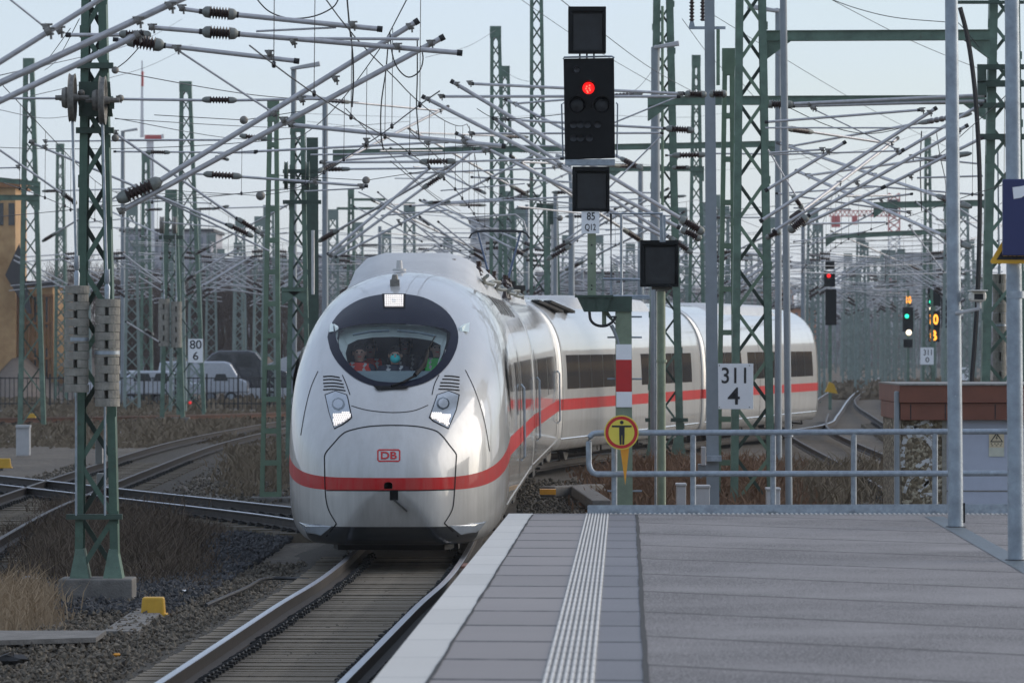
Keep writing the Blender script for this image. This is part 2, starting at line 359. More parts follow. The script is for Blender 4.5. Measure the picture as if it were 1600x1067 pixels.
    q = [c0-d*1.0-n, c1+d*12-n, c1+d*12+n, c0-d*1.0+n]
    st('drainage_channel', MB().add([(p.x, p.y, PZ+.007) for p in q], [(0, 1, 2, 3)]), mat('channel_grate', (.10, .12, .13), .5, .3, var=.3, scale=12))
platform()
# ---------------------------------------------------------------- the train
def train_paint(nose):
    m = bpy.data.materials.new('train_paint'); m.use_nodes = True; N = m.node_tree.nodes; L = m.node_tree.links; b = N['Principled BSDF']
    def math_(op, a, b_=None, clamp=False):
        n = N.new('ShaderNodeMath'); n.operation = op; n.use_clamp = clamp
        for i, v in enumerate((a, b_)):
            if v is None: continue
            if isinstance(v, (int, float)): n.inputs[i].default_value = v
            else: L.new(v, n.inputs[i])
        return n.outputs[0]
    tc = N.new('ShaderNodeTexCoord'); sp = N.new('ShaderNodeSeparateXYZ'); L.new(tc.outputs['Object'], sp.inputs[0])
    z = sp.outputs[2]; y = sp.outputs[1]
    mr = N.new('ShaderNodeMapRange'); mr.interpolation_type = 'SMOOTHSTEP'; mr.inputs[1].default_value = .25; mr.inputs[2].default_value = 4.8
    mr.inputs[3].default_value = .965 if nose else 1.37; mr.inputs[4].default_value = 1.37; L.new(y, mr.inputs[0])
    hw = N.new('ShaderNodeMapRange'); hw.inputs[1].default_value = .3; hw.inputs[2].default_value = 4; hw.inputs[3].default_value = .083 if nose else .128; hw.inputs[4].default_value = .128; L.new(y, hw.inputs[0])
    st = math_('LESS_THAN', math_('ABSOLUTE', math_('SUBTRACT', z, mr.outputs[0])), hw.outputs[0])
    nz = N.new('ShaderNodeTexNoise'); nz.inputs['Scale'].default_value = 1.6; nz.inputs['Detail'].default_value = 7
    mp = N.new('ShaderNodeMapping'); mp.inputs['Scale'].default_value = (1, .6, .35); L.new(tc.outputs['Object'], mp.inputs[0]); L.new(mp.outputs[0], nz.inputs[0])
    base = N.new('ShaderNodeMix'); base.data_type = 'RGBA'; base.inputs[6].default_value = (.43, .43, .42, 1); base.inputs[7].default_value = (.55, .55, .535, 1); L.new(nz.outputs[0], base.inputs[0])
    red = N.new('ShaderNodeMix'); red.data_type = 'RGBA'; red.inputs[7].default_value = (.50, .006, .009, 1); L.new(st, red.inputs[0]); L.new(base.outputs[2], red.inputs[6])
    if nose:
        ch = math_('MULTIPLY', math_('LESS_THAN', z, .41), math_('LESS_THAN', y, 1.15))
    else:
        ch = math_('LESS_THAN', z, .30)
    dk = N.new('ShaderNodeMix'); dk.data_type = 'RGBA'; dk.inputs[7].default_value = (.018, .022, .026, 1); L.new(ch, dk.inputs[0]); L.new(red.outputs[2], dk.inputs[6])
    L.new(dk.outputs[2], b.inputs['Base Color']); b.inputs['Roughness'].default_value = .42; b.inputs['Metallic'].default_value = .35
    L.new(math_('SUBTRACT', .8, math_('MULTIPLY', st, .72)), b.inputs['Coat Weight']); L.new(math_('SUBTRACT', .5, math_('MULTIPLY', st, .42)), b.inputs['Specular IOR Level']); L.new(math_('SUBTRACT', .35, math_('MULTIPLY', st, .35)), b.inputs['Metallic']); b.inputs['Coat Roughness'].default_value = .045
    # road film: streaks of brake dust, thicker near the skirt
    gm_ = N.new('ShaderNodeMapping'); gm_.inputs['Scale'].default_value = (7, 3.5, .7); L.new(tc.outputs['Object'], gm_.inputs[0])
    gn = N.new('ShaderNodeTexNoise'); gn.inputs['Scale'].default_value = 1; gn.inputs['Detail'].default_value = 7; gn.inputs['Roughness'].default_value = .7; L.new(gm_.outputs[0], gn.inputs[0])
    gz = N.new('ShaderNodeMapRange'); gz.inputs[1].default_value = 2.6; gz.inputs[2].default_value = .4; gz.inputs[3].default_value = .05; gz.inputs[4].default_value = .42; L.new(z, gz.inputs[0])
    gk = math_('MULTIPLY', gz.outputs[0], math_('MULTIPLY', math_('SUBTRACT', gn.outputs[0], .3), 2.6, True))
    gk = math_('MULTIPLY', gk, math_('SUBTRACT', 1.0, ch))
    dirt = N.new('ShaderNodeMix'); dirt.data_type = 'RGBA'; dirt.inputs[7].default_value = (.20, .18, .15, 1); L.new(gk, dirt.inputs[0]); L.new(dk.outputs[2], dirt.inputs[6]); L.new(dirt.outputs[2], b.inputs['Base Color'])
    L.new(math_('ADD', .38, math_('MULTIPLY', gk, .5)), b.inputs['Roughness'])
    # slightly wavy panels
    n2 = N.new('ShaderNodeTexNoise'); n2.inputs['Scale'].default_value = 1.3; L.new(tc.outputs['Object'], n2.inputs[0])
    bp = N.new('ShaderNodeBump'); bp.inputs['Strength'].default_value = .25; bp.inputs['Distance'].default_value = .015; L.new(n2.outputs[0], bp.inputs['Height'])
    L.new(bp.outputs[0], b.inputs['Normal']); L.new(bp.outputs[0], b.inputs['Coat Normal'])
    return m
M['tpaint'] = train_paint(False); M['npaint'] = train_paint(True)
M['frit'] = mat('windscreen_surround', (.006, .008, .02), .3, var=.1, spec=.05)
M['seam'] = mat('panel_seam', (.009, .009, .010), .7, spec=.12)
M['twin'] = mat('train_window', (.028, .028, .027), .06, var=.6, scale=3, stretch=(1, 3, .3), coat=.6)
M['under'] = mat('underframe_dirt', (.03, .028, .025), .8, var=.5, scale=8)
M['steel'] = mat('wheel_steel', (.12, .11, .1), .5, .6, var=.3)
M['roofgrey'] = mat('roof_white', (.5, .5, .49), .4, var=.12, scale=2)
M['lampglass'] = mat('headlamp_cover', (.36, .40, .44), .15, .2, var=.1, coat=1)
M['lens'] = mat('lamp_lens', (.12, .15, .17), .1, .5, var=.3, coat=1)
M['ledbase'] = mat('led_reflector', (.3, .28, .27), .3, emit=(1, .86, .78), estr=.12)
M['led'] = mat('lit_led', (.9, .9, .9), .4, emit=(1, .93, .86), estr=.5)
M['dirtlip'] = mat('skirt_lip', (.62, .62, .60), .25, .2, var=.2, scale=12, coat=.8)
def glass_mat():
    m = bpy.data.materials.new('cab_glass'); m.use_nodes = True; N = m.node_tree.nodes; L = m.node_tree.links
    N.remove(N['Principled BSDF']); t = N.new('ShaderNodeBsdfTransparent'); t.inputs[0].default_value = (.95, .98, .98, 1)
    g = N.new('ShaderNodeBsdfGlossy'); g.inputs['Roughness'].default_value = .03; fr = N.new('ShaderNodeFresnel'); fr.inputs[0].default_value = 1.16
    mx = N.new('ShaderNodeMixShader'); L.new(fr.outputs[0], mx.inputs[0]); L.new(t.outputs[0], mx.inputs[1]); L.new(g.outputs[0], mx.inputs[2])
    L.new(mx.outputs[0], N['Material Output'].inputs[0]); return m
M['glass'] = glass_mat()

PROF = catmull([(0, .30, 0), (.8, .30, 0), (1.22, .31, 0), (1.36, .42, 0), (1.425, .62, 0), (1.455, 1.0, 0), (1.462, 1.6, 0), (1.445, 2.2, 0), (1.385, 2.75, 0), (1.24, 3.17, 0), (1.0, 3.495, 0), (.67, 3.715, 0), (.34, 3.82, 0), (0, 3.85, 0)], 5)
PROF = [(p.x*1.022, p.y) for p in PROF]
def prof_x(z):
    for (x0, z0), (x1, z1) in zip(PROF[10:], PROF[11:]):
        if z0 <= z <= z1: return x0+(x1-x0)*(z-z0)/(z1-z0+1e-9)
    return 1.46
def lerp_tab(tab, t):
    if t <= tab[0][0]: return tab[0][1]
    for (a, p), (b, q) in zip(tab, tab[1:]):
        if t <= b: 
            k = (t-a)/(b-a); return p+(q-p)*k
    return tab[-1][1]
ZT = catmull([(0, .99, 0), (.03, 1.14, 0), (.12, 1.34, 0), (.3, 1.55, 0), (.6, 1.78, 0), (1.0, 2.03, 0), (1.5, 2.30, 0), (2.2, 2.66, 0), (3.0, 3.02, 0), (3.8, 3.32, 0), (4.8, 3.58, 0), (6, 3.75, 0), (7.5, 3.83, 0), (9, 3.85, 0)], 6); ZT = [(p.x, p.y) for p in ZT]
ZB = [(0, .91), (.03, .78), (.08, .62), (.16, .42), (.26, .24), (.4, .165), (1.2, .16), (2.0, .20), (2.8, .27), (3.6, .30), (9, .30)]
def wid(t, L=4.3): return 1.0 if t >= L else (1-(1-t/L)**2.75)**(1/2.3)
def body(car, length, nose, hole=None):
    ts = []
    if nose:
        ts = [9*(k/110)**2 for k in range(111)]
        ts = [max(t, .0008) for t in ts]
    else: ts = [0, .03, .12, .5, 3, 6, 9]
    ts += [12, 15, 18, 21, length-.5, length-.12, length-.03, length]
    rows = []
    for t in ts:
        if nose: zt, zb, w = lerp_tab(ZT, t), lerp_tab(ZB, t), wid(t)
        else:
            zt, zb = 3.85, .3; w = 1-.05*max(0, 1-t/.12)**2
        if t > length-.12: w = 1-.05*(1-(length-t)/.12)**2
        half = [(x*w, zb+(z-.3)/3.55*(zt-zb)) for x, z in PROF]
        rows.append([(-x, t, z) for x, z in reversed(half)]+[(x, t, z) for x, z in half[1:-1]]+[(0, t, half[-1][1])])
    mb = MB().grid(rows)
    n = len(rows[0])
    mb.f.append([len(mb.v)-n+i for i in range(n-1)]); mb.mi.append(0)
    if not nose: mb.f.append(list(range(n-1))); mb.mi.append(0)
    return mb
def side_panel(y0, y1, z0, z1, sx, off=.006, ny=2, nz=6):
    rows = []
    for i in range(ny+1):
        y = y0+(y1-y0)*i/ny
        rows.append([(sx*(prof_x(z0+(z1-z0)*k/nz)+off), y, z0+(z1-z0)*k/nz) for k in range(nz+1)])
    return MB().grid(rows)
def wheelset(mb, y, r=.46):
    for sx in (-1, 1):
        mb.lathe((sx*.68, y, r), (sx*.82, y, r), [(0, r+.03), (.2, r+.03), (.22, r), (1, r), (1, r*.8), (.9, r*.75), (.9, .2), (1.1, .16), (1.1, .01)], 20)
    mb.cyl((-.7, y, r), (.7, y, r), .09, n=10)
def bogie(car, y):
    mb = MB()
    for sx in (-1, 1):
        mb.box((sx*1.02, y, .55), (.16, 3.0, .2))
        for d in (-1.25, 1.25):
            mb.box((sx*1.06, y+d, .46), (.24, .34, .32)); mb.cyl((sx*1.1, y+d, .46), (sx*1.22, y+d, .46), .13, n=10)
            mb.cyl((sx*1.06, y+d*.72, .4), (sx*1.06, y+d*.72, .85), .09, n=8)
        mb.cyl((sx*1.2, y-.5, .5), (sx*1.2, y+.6, .62), .05, n=6)
    mb.box((0, y, .6), (1.9, .5, .25))
    b = mb.build('bogie', M['under'], car)
    for d in (-1.25, 1.25):
        w = MB(); wheelset(w, y+d); w.build('wheelset', M['steel'], b, smooth=True)
def car(label, pA, pB, nose=False, doors=()):
    d = Vector((pB[0]-pA[0], pB[1]-pA[1], 0)); L = d.length
    t = thing('train_car', label, 'train car', (pA[0], pA[1], 0), -math.atan2(d.x, d.y), 'coupled cars of the white express train')
    bpy.context.view_layer.update()
    if not nose: body(t, L, False).build('body', M['tpaint'], t, smooth=True)
    # skirt lip, underframe gear
    for sx in (-1, 1):
        y0 = 3.4 if nose else .1
        pts = [(sx*(1.40+.02), y0, .60)]+[(sx*1.43, y, .585) for y in (y0+.3, y0+4, L-4, L-.3)]+[(sx*1.40, L-.05, .60)]
        MB().path(pts, .035, 6).build('skirt_lip', M['dirtlip'], t, smooth=True)
    mb = MB(); rr = random.Random(int(pA[1]))
    y = 7.8 if nose else 5.6
    while y < L-6:
        l = rr.uniform(.7, 2.2); MB().box((0, y+l/2, .30), (rr.uniform(2.2, 2.6), l, rr.uniform(.14, .3))).build('equipment_box', M['under'], t); y += l+rr.uniform(.1, .3)
    for k in range(30):
        yy = rr.uniform(4, L-1); mb.cyl((rr.choice((-1, 1))*rr.uniform(1.1, 1.3), yy, .2), (rr.choice((-1, 1))*1.2, yy+.02, .42), .03, n=5)
    mb.build('underframe_pipes', M['under'], t)
    bogie(t, 4.4 if nose else 3.6); bogie(t, L-3.6)
    # bellows to the next car
    mb = MB()
    for k in range(5):
        P_ = [(x*.93, z*.965+.05) for x, z in PROF[::3]]; P_ = P_+[(-x, z) for x, z in reversed(P_[1:-1])]
        mb.prism([(x, L+.02+k*.11, z) for x, z in P_], (0, .07, 0))
    mb.build('gangway_bellows', M['black'], t)
    return t, L
def windows(t, L, spans, sx=1, z0=1.72, z1=2.50):
    for a, b in spans:
        n = max(1, round((b-a)/1.75)); w = (b-a)/n
        for k in range(n): side_panel(a+k*w+.03, a+(k+1)*w-.03, z0, z1, sx).build('window', M['twin'], t, smooth=True)
def door(t, y, sx=1, w=.95):
    dm = side_panel(y, y+w, .72, 2.66, sx, .004, 2, 14).build('door', M['tpaint'], t, smooth=True)
    for a, b in ((y-.03, y), (y+w, y+w+.03)): side_panel(a, b, .66, 2.7, sx, .008, 1, 12).build('door_seal', M['seam'], dm)
    side_panel(y+.2, y+w-.2, 1.75, 2.5, sx, .009).build('door_window', M['twin'], dm)
    MB().path([(sx*(prof_x(1.0)+.02), y-.14, 1.0), (sx*(prof_x(1.2)+.07), y-.14, 1.06), (sx*(prof_x(2.1)+.07), y-.14, 2.1), (sx*(prof_x(2.15)+.02), y-.14, 2.16)], .022, 6).build('grab_rail', M['gal'], dm)

NA, NB = (-1.60, 66.2), (-1.10, 91.6)
C2A, C2B = (-1.09, 92.2), (-.42, 116.2)
C3A, C3B = (-.36, 116.8), (3.72, 140.3)
C4A, C4B = (3.83, 140.9), (8.35, 164.2)
car1, L1 = car('streamlined front car with the big oval windscreen and lit headlights', NA, NB, True)
MW = car1.matrix_world.copy(); MI = MW.inverted()
mbB = body(car1, L1, True)
bmt = bmesh.new(); vv = [bmt.verts.new(MW @ v) for v in mbB.v]
for f in mbB.f:
    try: bmt.faces.new([vv[i] for i in f])
    except ValueError: pass
bmt.normal_update(); BVH = BVHTree.FromBMesh(bmt); bmt.free()
CO = Vector((0, 0, CAMZ))
def proj(x, y, off=.005):
    d = (W(x, y, 60)-CO).normalized(); h = BVH.ray_cast(CO, d)
    if h[0] is None:
        h = BVH.find_nearest(W(x, y, 69))
    n = h[1] if h[1].dot(d) < 0 else -h[1]
    return MI @ (h[0]+n*off)
def inpoly(x, y, P):
    c = False; j = len(P)-1
    for i in range(len(P)):
        if (P[i][1] > y) != (P[j][1] > y) and x < (P[j][0]-P[i][0])*(y-P[i][1])/(P[j][1]-P[i][1])+P[i][0]: c = not c
        j = i
    return c
def to_px(p):
    q = MW @ p; return 800+F*q.x/q.y, 533.5-F*(q.z-CAMZ)/q.y
def smooth_poly(P, n=6): return [(p.x, p.y) for p in catmull([(x, y, 0) for x, y in P]+[(P[0][0], P[0][1], 0)], n)[:-1]]
OUT = smooth_poly([(512, 527), (519, 505), (538, 483), (570, 466), (615, 459.5), (660, 465), (692, 482), (710, 504), (716, 527), (711, 551), (697, 574), (673, 594), (645, 604), (614, 607.5), (583, 603), (556, 592), (533, 573), (518, 551)], 4)
INN = smooth_poly([(523, 518), (545, 511), (575, 507), (613, 506), (650, 508), (682, 512), (703, 519), (700, 538), (692, 558), (676, 578), (655, 591), (630, 597), (612, 598), (585, 595), (562, 584), (543, 566), (530, 543)], 4)
def radial(P, c, n=72):
    out = []
    for k in range(n):
        a = 2*math.pi*k/n; dx, dy = math.cos(a), math.sin(a); best = 0
        for (x0, y0), (x1, y1) in zip(P, P[1:]+P[:1]):
            ex, ey = x1-x0, y1-y0; den = dx*ey-dy*ex
            if abs(den) < 1e-9: continue
            s_ = ((x0-c[0])*ey-(y0-c[1])*ex)/den; u = ((x0-c[0])*dy-(y0-c[1])*dx)/den
            if s_ > 0 and -1e-6 <= u <= 1+1e-6: best = max(best, s_)
        out.append((c[0]+dx*best, c[1]+dy*best))
    return out
CC = (614, 545)
RO, RI = radial(OUT, CC), radial(INN, CC)
grow = [(CC[0]+(x-CC[0])*1.035, CC[1]+(y-CC[1])*1.04) for x, y in RI]
keep = []
for f, mi in zip(mbB.f, mbB.mi):
    c = sum((mbB.v[i] for i in f), Vector())/len(f)
    if c.y < 6 and inpoly(*to_px(c), grow): continue
    keep.append(f)
mbB.f = keep; mbB.mi = [0]*len(keep)
mbB.build('body', M['npaint'], car1, smooth=True)
def ring(A, B, off, n=6):
    rows = [[proj(a[0]+(b[0]-a[0])*k/n, a[1]+(b[1]-a[1])*k/n, off) for k in range(n+1)] for a, b in zip(A+A[:1], B+B[:1])]
    return MB().grid(rows)
fr = ring(RO, RI, .008).build('windscreen', M['frit'], car1, smooth=True)
cen = [CC]*len(RI)
ring(RI, [(CC[0]+(x-CC[0])*.02, CC[1]+(y-CC[1])*.02) for x, y in RI], .006, 10).build('glass_pane', M['glass'], fr, smooth=True)
def patch(P, off, n=10, m_=8):
    ys = [p[1] for p in P]; y0, y1 = min(ys)+.05, max(ys)-.05; rows = []
    for i in range(n+1):
        y = y0+(y1-y0)*i/n; xs = []
        for (ax, ay), (bx, by) in zip(P, P[1:]+P[:1]):
            if (ay <= y < by) or (by <= y < ay): xs.append(ax+(bx-ax)*(y-ay)/(by-ay))
        if len(xs) < 2: continue
        rows.append([proj(min(xs)+(max(xs)-min(xs))*k/m_, y, off) for k in range(m_+1)])
    return MB().grid(rows)
def seam(P, w=1.6, off=.004, closed=False, sub=5):
    Q = [(p.x, p.y) for p in catmull([(x, y, 0) for x, y in P], sub)] if sub > 1 else P
    if closed: Q = Q+Q[:1]
    rows = []
    for i, (x, y) in enumerate(Q):
        a, b = Q[max(i-1, 0)], Q[min(i+1, len(Q)-1)]; dx, dy = b[0]-a[0], b[1]-a[1]; l = math.hypot(dx, dy) or 1
        nx, ny = -dy/l*w/2, dx/l*w/2
        rows.append([proj(x-nx, y-ny, off), proj(x+nx, y+ny, off)])
    return MB().grid(rows)
# coupler hatch outline, hatch bottom seam, brow line, side seams
seam([(507, 714), (510, 706), (522, 692), (533, 680), (545, 673), (575, 666.5), (612, 664.5), (650, 666), (678, 672), (690, 680), (702, 695), (712, 708), (713, 714)], 1.6).build('hatch_seam', M['seam'], car1)
seam([(507, 714), (507.5, 740), (509, 775), (514, 797), (526, 818)], 1.5).build('hatch_seam', M['seam'], car1)
seam([(713, 714), (711.5, 740), (709.5, 775), (706, 797), (694, 817)], 1.5).build('hatch_seam', M['seam'], car1)
seam([(510, 766), (560, 766.2), (612, 766.2), (660, 766), (709.5, 764.5)], 1.8).build('hatch_seam', M['seam'], car1)
seam([(526, 818), (510, 838)], 2, sub=2).build('hatch_seam', M['seam'], car1); seam([(694, 817), (716, 838)], 2, sub=2).build('hatch_seam', M['seam'], car1)
seam([(549, 634), (575, 641), (612, 644.5), (645, 642), (669, 633)], 1.0).build('brow_seam', M['seam'], car1)
seam([(535, 586), (541, 600), (547, 617)], 1.4).build('brow_seam', M['seam'], car1); seam([(686, 586), (679, 600), (675, 617)], 1.4).build('brow_seam', M['seam'], car1)
seam([(497, 580), (486, 605), (477, 640), (470, 680)], .9).build('side_seam', M['seam'], car1); seam([(727, 578), (742, 610), (756, 655), (765, 705)], .9).build('side_seam', M['seam'], car1)
for k, (y, x0, x1) in enumerate(((588.5, 505, 531), (593.5, 505, 534), (599, 505, 537), (604, 506, 538), (609, 505, 540))):
    for mir in (0, 1):
        a, b = (x0, x1) if not mir else (1224-x1+1, 1224-x0-1)
        seam([(a, y-(0 if not mir else 1)), ((a+b)/2, y-.6), (b, y-(-1.6 if not mir else -1))], 1.9).build('vent_slot', M['seam'], car1)
def px_disc(c, r, off, n=20): return patch([(c[0]+r*math.cos(2*math.pi*k/n), c[1]+r*math.sin(2*math.pi*k/n)) for k in range(n)], off, 8, 6)
for quad, led, lc in (([(508, 613), (525, 612), (542, 618), (549, 653), (537, 662), (523, 669), (515, 645)], [(520, 648), (546, 644), (549, 653), (537, 661), (523.5, 667)], (529, 632)),
                      ([(684, 616), (700, 612), (717, 613), (712, 640), (700, 669), (686, 662), (671, 654)], [(674, 645), (703, 648), (700, 667), (686, 660), (671.5, 653)], (692, 631))):
    rim = patch([((x-lc[0])*1.09+lc[0], (y-640)*1.06+640) for x, y in quad], .004).build('headlight', M['seam'], car1, smooth=True)
    patch(quad, .008).build('lamp_cover', M['lampglass'], rim, smooth=True); dm = patch(led, .012); dm.m = 1; yy = min(p[1] for p in led)+1.6
    while yy < max(p[1] for p in led):
        xx = 510.0+(1.2 if int(yy*2) % 2 else 0)
        while xx < 720:
            if inpoly(xx, yy, led): dm.sphere(proj(xx, yy, .016), .0125, 6, 4)
            xx += 3.1
        yy += 2.7
    dm.build('led_panel', [M['ledbase'], M['led']], rim)
    px_disc(lc, 10, .012).build('lamp_lens', M['lens'], rim); px_disc(lc, 7.5, .015).build('lens_glass', M['lampglass'], rim)
tl = patch([(597, 460), (634, 460), (633, 483), (599, 483)], .012).build('headlight', M['seam'], car1); dm = patch([(600.5, 462), (630.5, 462), (630, 481), (601.5, 481)], .016); dm.m = 1
for i in range(9):
    for j in range(6): dm.sphere(proj(602.6+i*3.25, 463.6+j*3.1, .022), .0125, 6, 4)
dm.build('led_panel', [M['ledbase'], M['led']], tl)
px_disc((615.5, 471.5), 3.2, .02).build('lamp_lens', M['lens'], tl)
# tow hook slot, flap
patch([(609, 765), (622, 765), (622, 781), (609, 781)], .006, 4, 3).build('tow_slot', M['seam'], car1)
a = proj(616, 780, .02); b = proj(636, 797, .035); MB().bar(a, b, .05, .02).build('slot_flap', M['under'], car1)
MB().hexa([(-.7, .9, .08), (.7, .9, .08), (.8, 1.6, .08), (-.8, 1.6, .08)], [(-.7, .75, .24), (.7, .75, .24), (.8, 1.6, .24), (-.8, 1.6, .24)]).build('under_nose_shade', M['black'], car1)  # added black block, gives the dark band of shade under the nose
# corner chin lights, dark lip
patch([(467, 815), (520, 821), (502, 836), (482, 834)], .006, 6, 8).build('chin_vent', M['lampglass'], car1); patch([(702, 821), (760, 814), (746, 831), (720, 835)], .006, 6, 8).build('chin_vent', M['lampglass'], car1)
# wiper
wp = [proj(x, y, .03) for x, y in ((612, 606), (630, 600), (650, 589), (664, 575), (668, 556))]
wi = MB(); wi.path(wp, .016, 6); wi.path([proj(x, y, .035) for x, y in ((648, 590), (661, 572), (667, 552))], .03, 6); wi.path([proj(x, y, .03) for x, y in ((659, 574), (667, 552), (679, 528))], .009, 6)
wi.build('wiper', M['seam'], car1); patch([(583, 604.5), (640, 604.5), (634, 610.5), (590, 611)], .02, 3, 8).build('wiper_base', M['seam'], car1)
# logo
def text_mesh(body, bold=0.0):
    c = bpy.data.curves.new('t', 'FONT'); c.body = body; c.align_x = 'CENTER'; c.align_y = 'CENTER'; c.offset = bold; c.space_line = .98
    o = bpy.data.objects.new('t', c); COL.objects.link(o); dg = bpy.context.evaluated_depsgraph_get(); dg.update()
    me = bpy.data.meshes.new_from_object(o.evaluated_get(dg)); v = [Vector(p.co) for p in me.vertices]; f = [tuple(p.vertices) for p in me.polygons]
    bpy.data.objects.remove(o); bpy.data.curves.remove(c); bpy.data.meshes.remove(me)
    x0, x1 = min(p.x for p in v), max(p.x for p in v); y0, y1 = min(p.y for p in v), max(p.y for p in v)
    return [((p.x-x0)/(x1-x0)-.5, (p.y-y0)/(y1-y0)-.5) for p in v], f
tv, tf = text_mesh('DB', .022)
MB().add([proj(607.5+u*25, 711.5-v*11.5, .007) for u, v in tv], tf).build('logo_lettering', M['red'], car1)
seam([(592, 703), (623, 703), (624.5, 704.5), (624.5, 718.5), (623, 720.5), (592, 720.5), (590.5, 718.5), (590.5, 704.5), (592, 703)], 2.3, .006, sub=1).build('logo_frame', M['red'], car1)
# cab side window, joints of the nose module
for sx in (-1, 1):
    rows = []
    for y, z0, z1 in ((4.0, 2.2, 2.35), (4.5, 1.85, 2.55), (5.3, 1.7, 2.72), (6.0, 1.8, 2.75)):
        rows.append([(sx*(prof_x(z0+(z1-z0)*k/6)*wid(y)+.012), y, z0+(z1-z0)*k/6) for k in range(7)])
    MB().grid(rows).build('cab_side_window', M['twin'], car1, smooth=True)
def hoop(t, y, w=.03, off=.005, m_='seam', zmin=.62):
    rows = []
    for x, z in [p for p in PROF if p[1] >= zmin]+[(-p[0], p[1]) for p in reversed(PROF[:-1]) if p[1] >= zmin]:
        k = (1+off/1.4); rows.append([(x*k, y, z+.003), (x*k, y+w, z+.003)])
    return MB().grid(rows).build('panel_joint', M[m_], t, smooth=True)
hoop(car1, 7.6); hoop(car1, 11.5, .04); hoop(car1, 12.6, .04)
for y in (8.2, 14.2, 20.5): pass
for sx in (-1, 1):
    windows(car1, L1, [(9.2, 11.2), (14.0, 23.6)], sx); door(car1, 12.0, sx)
# roof: fairing behind the cab, antennas, horn, cables
def fairing(t, y0, y1, hb, ht, z0, z1, ramp=1.2):
    rows = []
    def zbody(x):
        for (xa, za), (xb, zb_) in zip(PROF[10:], PROF[11:]):
            if za > 2.5 and xb <= x <= xa: return za+(zb_-za)*(xa-x)/(xa-xb+1e-9)
        return 3.85
    for y, k in ((y0, 0), (y0+ramp*.5, .55), (y0+ramp, .93), (y0+ramp*1.3, 1), (y1-ramp, 1), (y1, 0)):
        s_ = []
        for x, tz in ((hb, zbody(hb)-.02), (hb*.75+ht*.25, z0+(z1-z0)*.42), (hb*.4+ht*.6, z0+(z1-z0)*.8), (ht, z1-.03), (ht-.1, z1)):
            b0 = zbody(x)-.03; s_.append((-x, b0+k*(max(tz, b0)-b0)))
        s_ = s_+[(-x, z) for x, z in reversed(s_)]; rows.append([(x, y, z) for x, z in s_])
    mb = MB().grid(rows); n = len(rows[0]); mb.f += [list(range(n)), [len(mb.v)-n+i for i in range(n)]]; mb.mi += [0, 0]
    return mb.build('roof_fairing', M['roofgrey'], t, smooth=True)
fairing(car1, 8.0, 22.5, 1.0, .56, 3.70, 4.12)
mb = MB(); p = MI @ W(624, 417, 73.2); mb.lathe(p-Vector((0, 0, .06)), p+Vector((0, 0, .09)), [(0, .1), (.2, .1), (.25, .05), (1, .04)], 10); mb.build('roof_antenna', M['roofgrey'], car1, smooth=True)
mb = MB(); p = proj(617, 446, .0); mb.box(p+Vector((0, 0, .03)), (.13, .12, .1)); mb.lathe(p+Vector((0, 0, .06)), p+Vector((0, 0, .15)), [(0, .055), (1, .035)], 8); mb.build('horn_box', M['fit'], car1)
# other cars
car2, L2 = car('second car of the white train, its flank seen almost edge on', C2A, C2B)
car3, L3 = car('third car of the white train, behind the signal column and both lattice masts', C3A, C3B)
car4, L4 = car('last visible car of the white train, behind the 311 4 board', C4A, C4B)
for t, L, sp_, drs in ((car2, L2, [(3.6, 11.6), (12.2, 20.4)], (1.6, L2-2.7)), (car3, L3, [(.9, 10.0), (12.6, 21.9)], ()), (car4, L4, [(.7, 7.0), (8.2, 14.6), (16.6, 22.4)], ())):
    for sx in (-1, 1):
        windows(t, L, sp_, sx)
        for y in drs: door(t, y, sx)
        if not drs:
            for y in (10.6, 22.3): side_panel(y, y+.05, .62, 3.1, sx, .006, 1, 14).build('panel_joint', M['seam'] if y < 12 else M['tpaint'], t, smooth=True)
    for y in (.25, L-.3): hoop(t, y, .05)
    fairing(t, 5.5, L-5.5, .9, .62, 3.74, 3.92, .8)
def roof_gear(t, L, y0, y1, seed):
    rr = random.Random(seed); wb = MB()
    for k in range(9):
        y = y0+(y1-y0)*k/8; x = rr.uniform(.5, .95)
        mb = MB(); mb.lathe((x, y, 3.6), (x, y, 4.02), [(0, .06), (.3, .03), (.35, .07), (.45, .03), (.5, .07), (.6, .03), (.65, .07), (.8, .03), (1, .04)], 8)
        mb.build('roof_insulator', M['ins'], t)
    for k in range(3):
        pts = []
        for i in range(14):
            y = y0+(y1-y0)*i/13; pts.append((.45+.28*k+.06*math.sin(i*1.7+k), y, 3.93-.10*k+.05*math.sin(i*.9+k)))
        wb.path(pts, .028, 6)
    wb.build('roof_cable', M['inscap'], t)
roof_gear(car1, L1, 9, 24, 1); roof_gear(car2, L2, 1, 10, 2)
for k in range(5):
    y = 10.5+k*2.3; side_panel(y, y+.9, 3.22, 3.5, 1, .012).build('roof_grille', M['under'], car1)
for y in (.9, 2.6): 
    mb = MB(); mb.bar((.75, y, 3.74), (1.15, y+1.0, 3.5), .22, .06); mb.build('roof_flap', M['under'], car3)
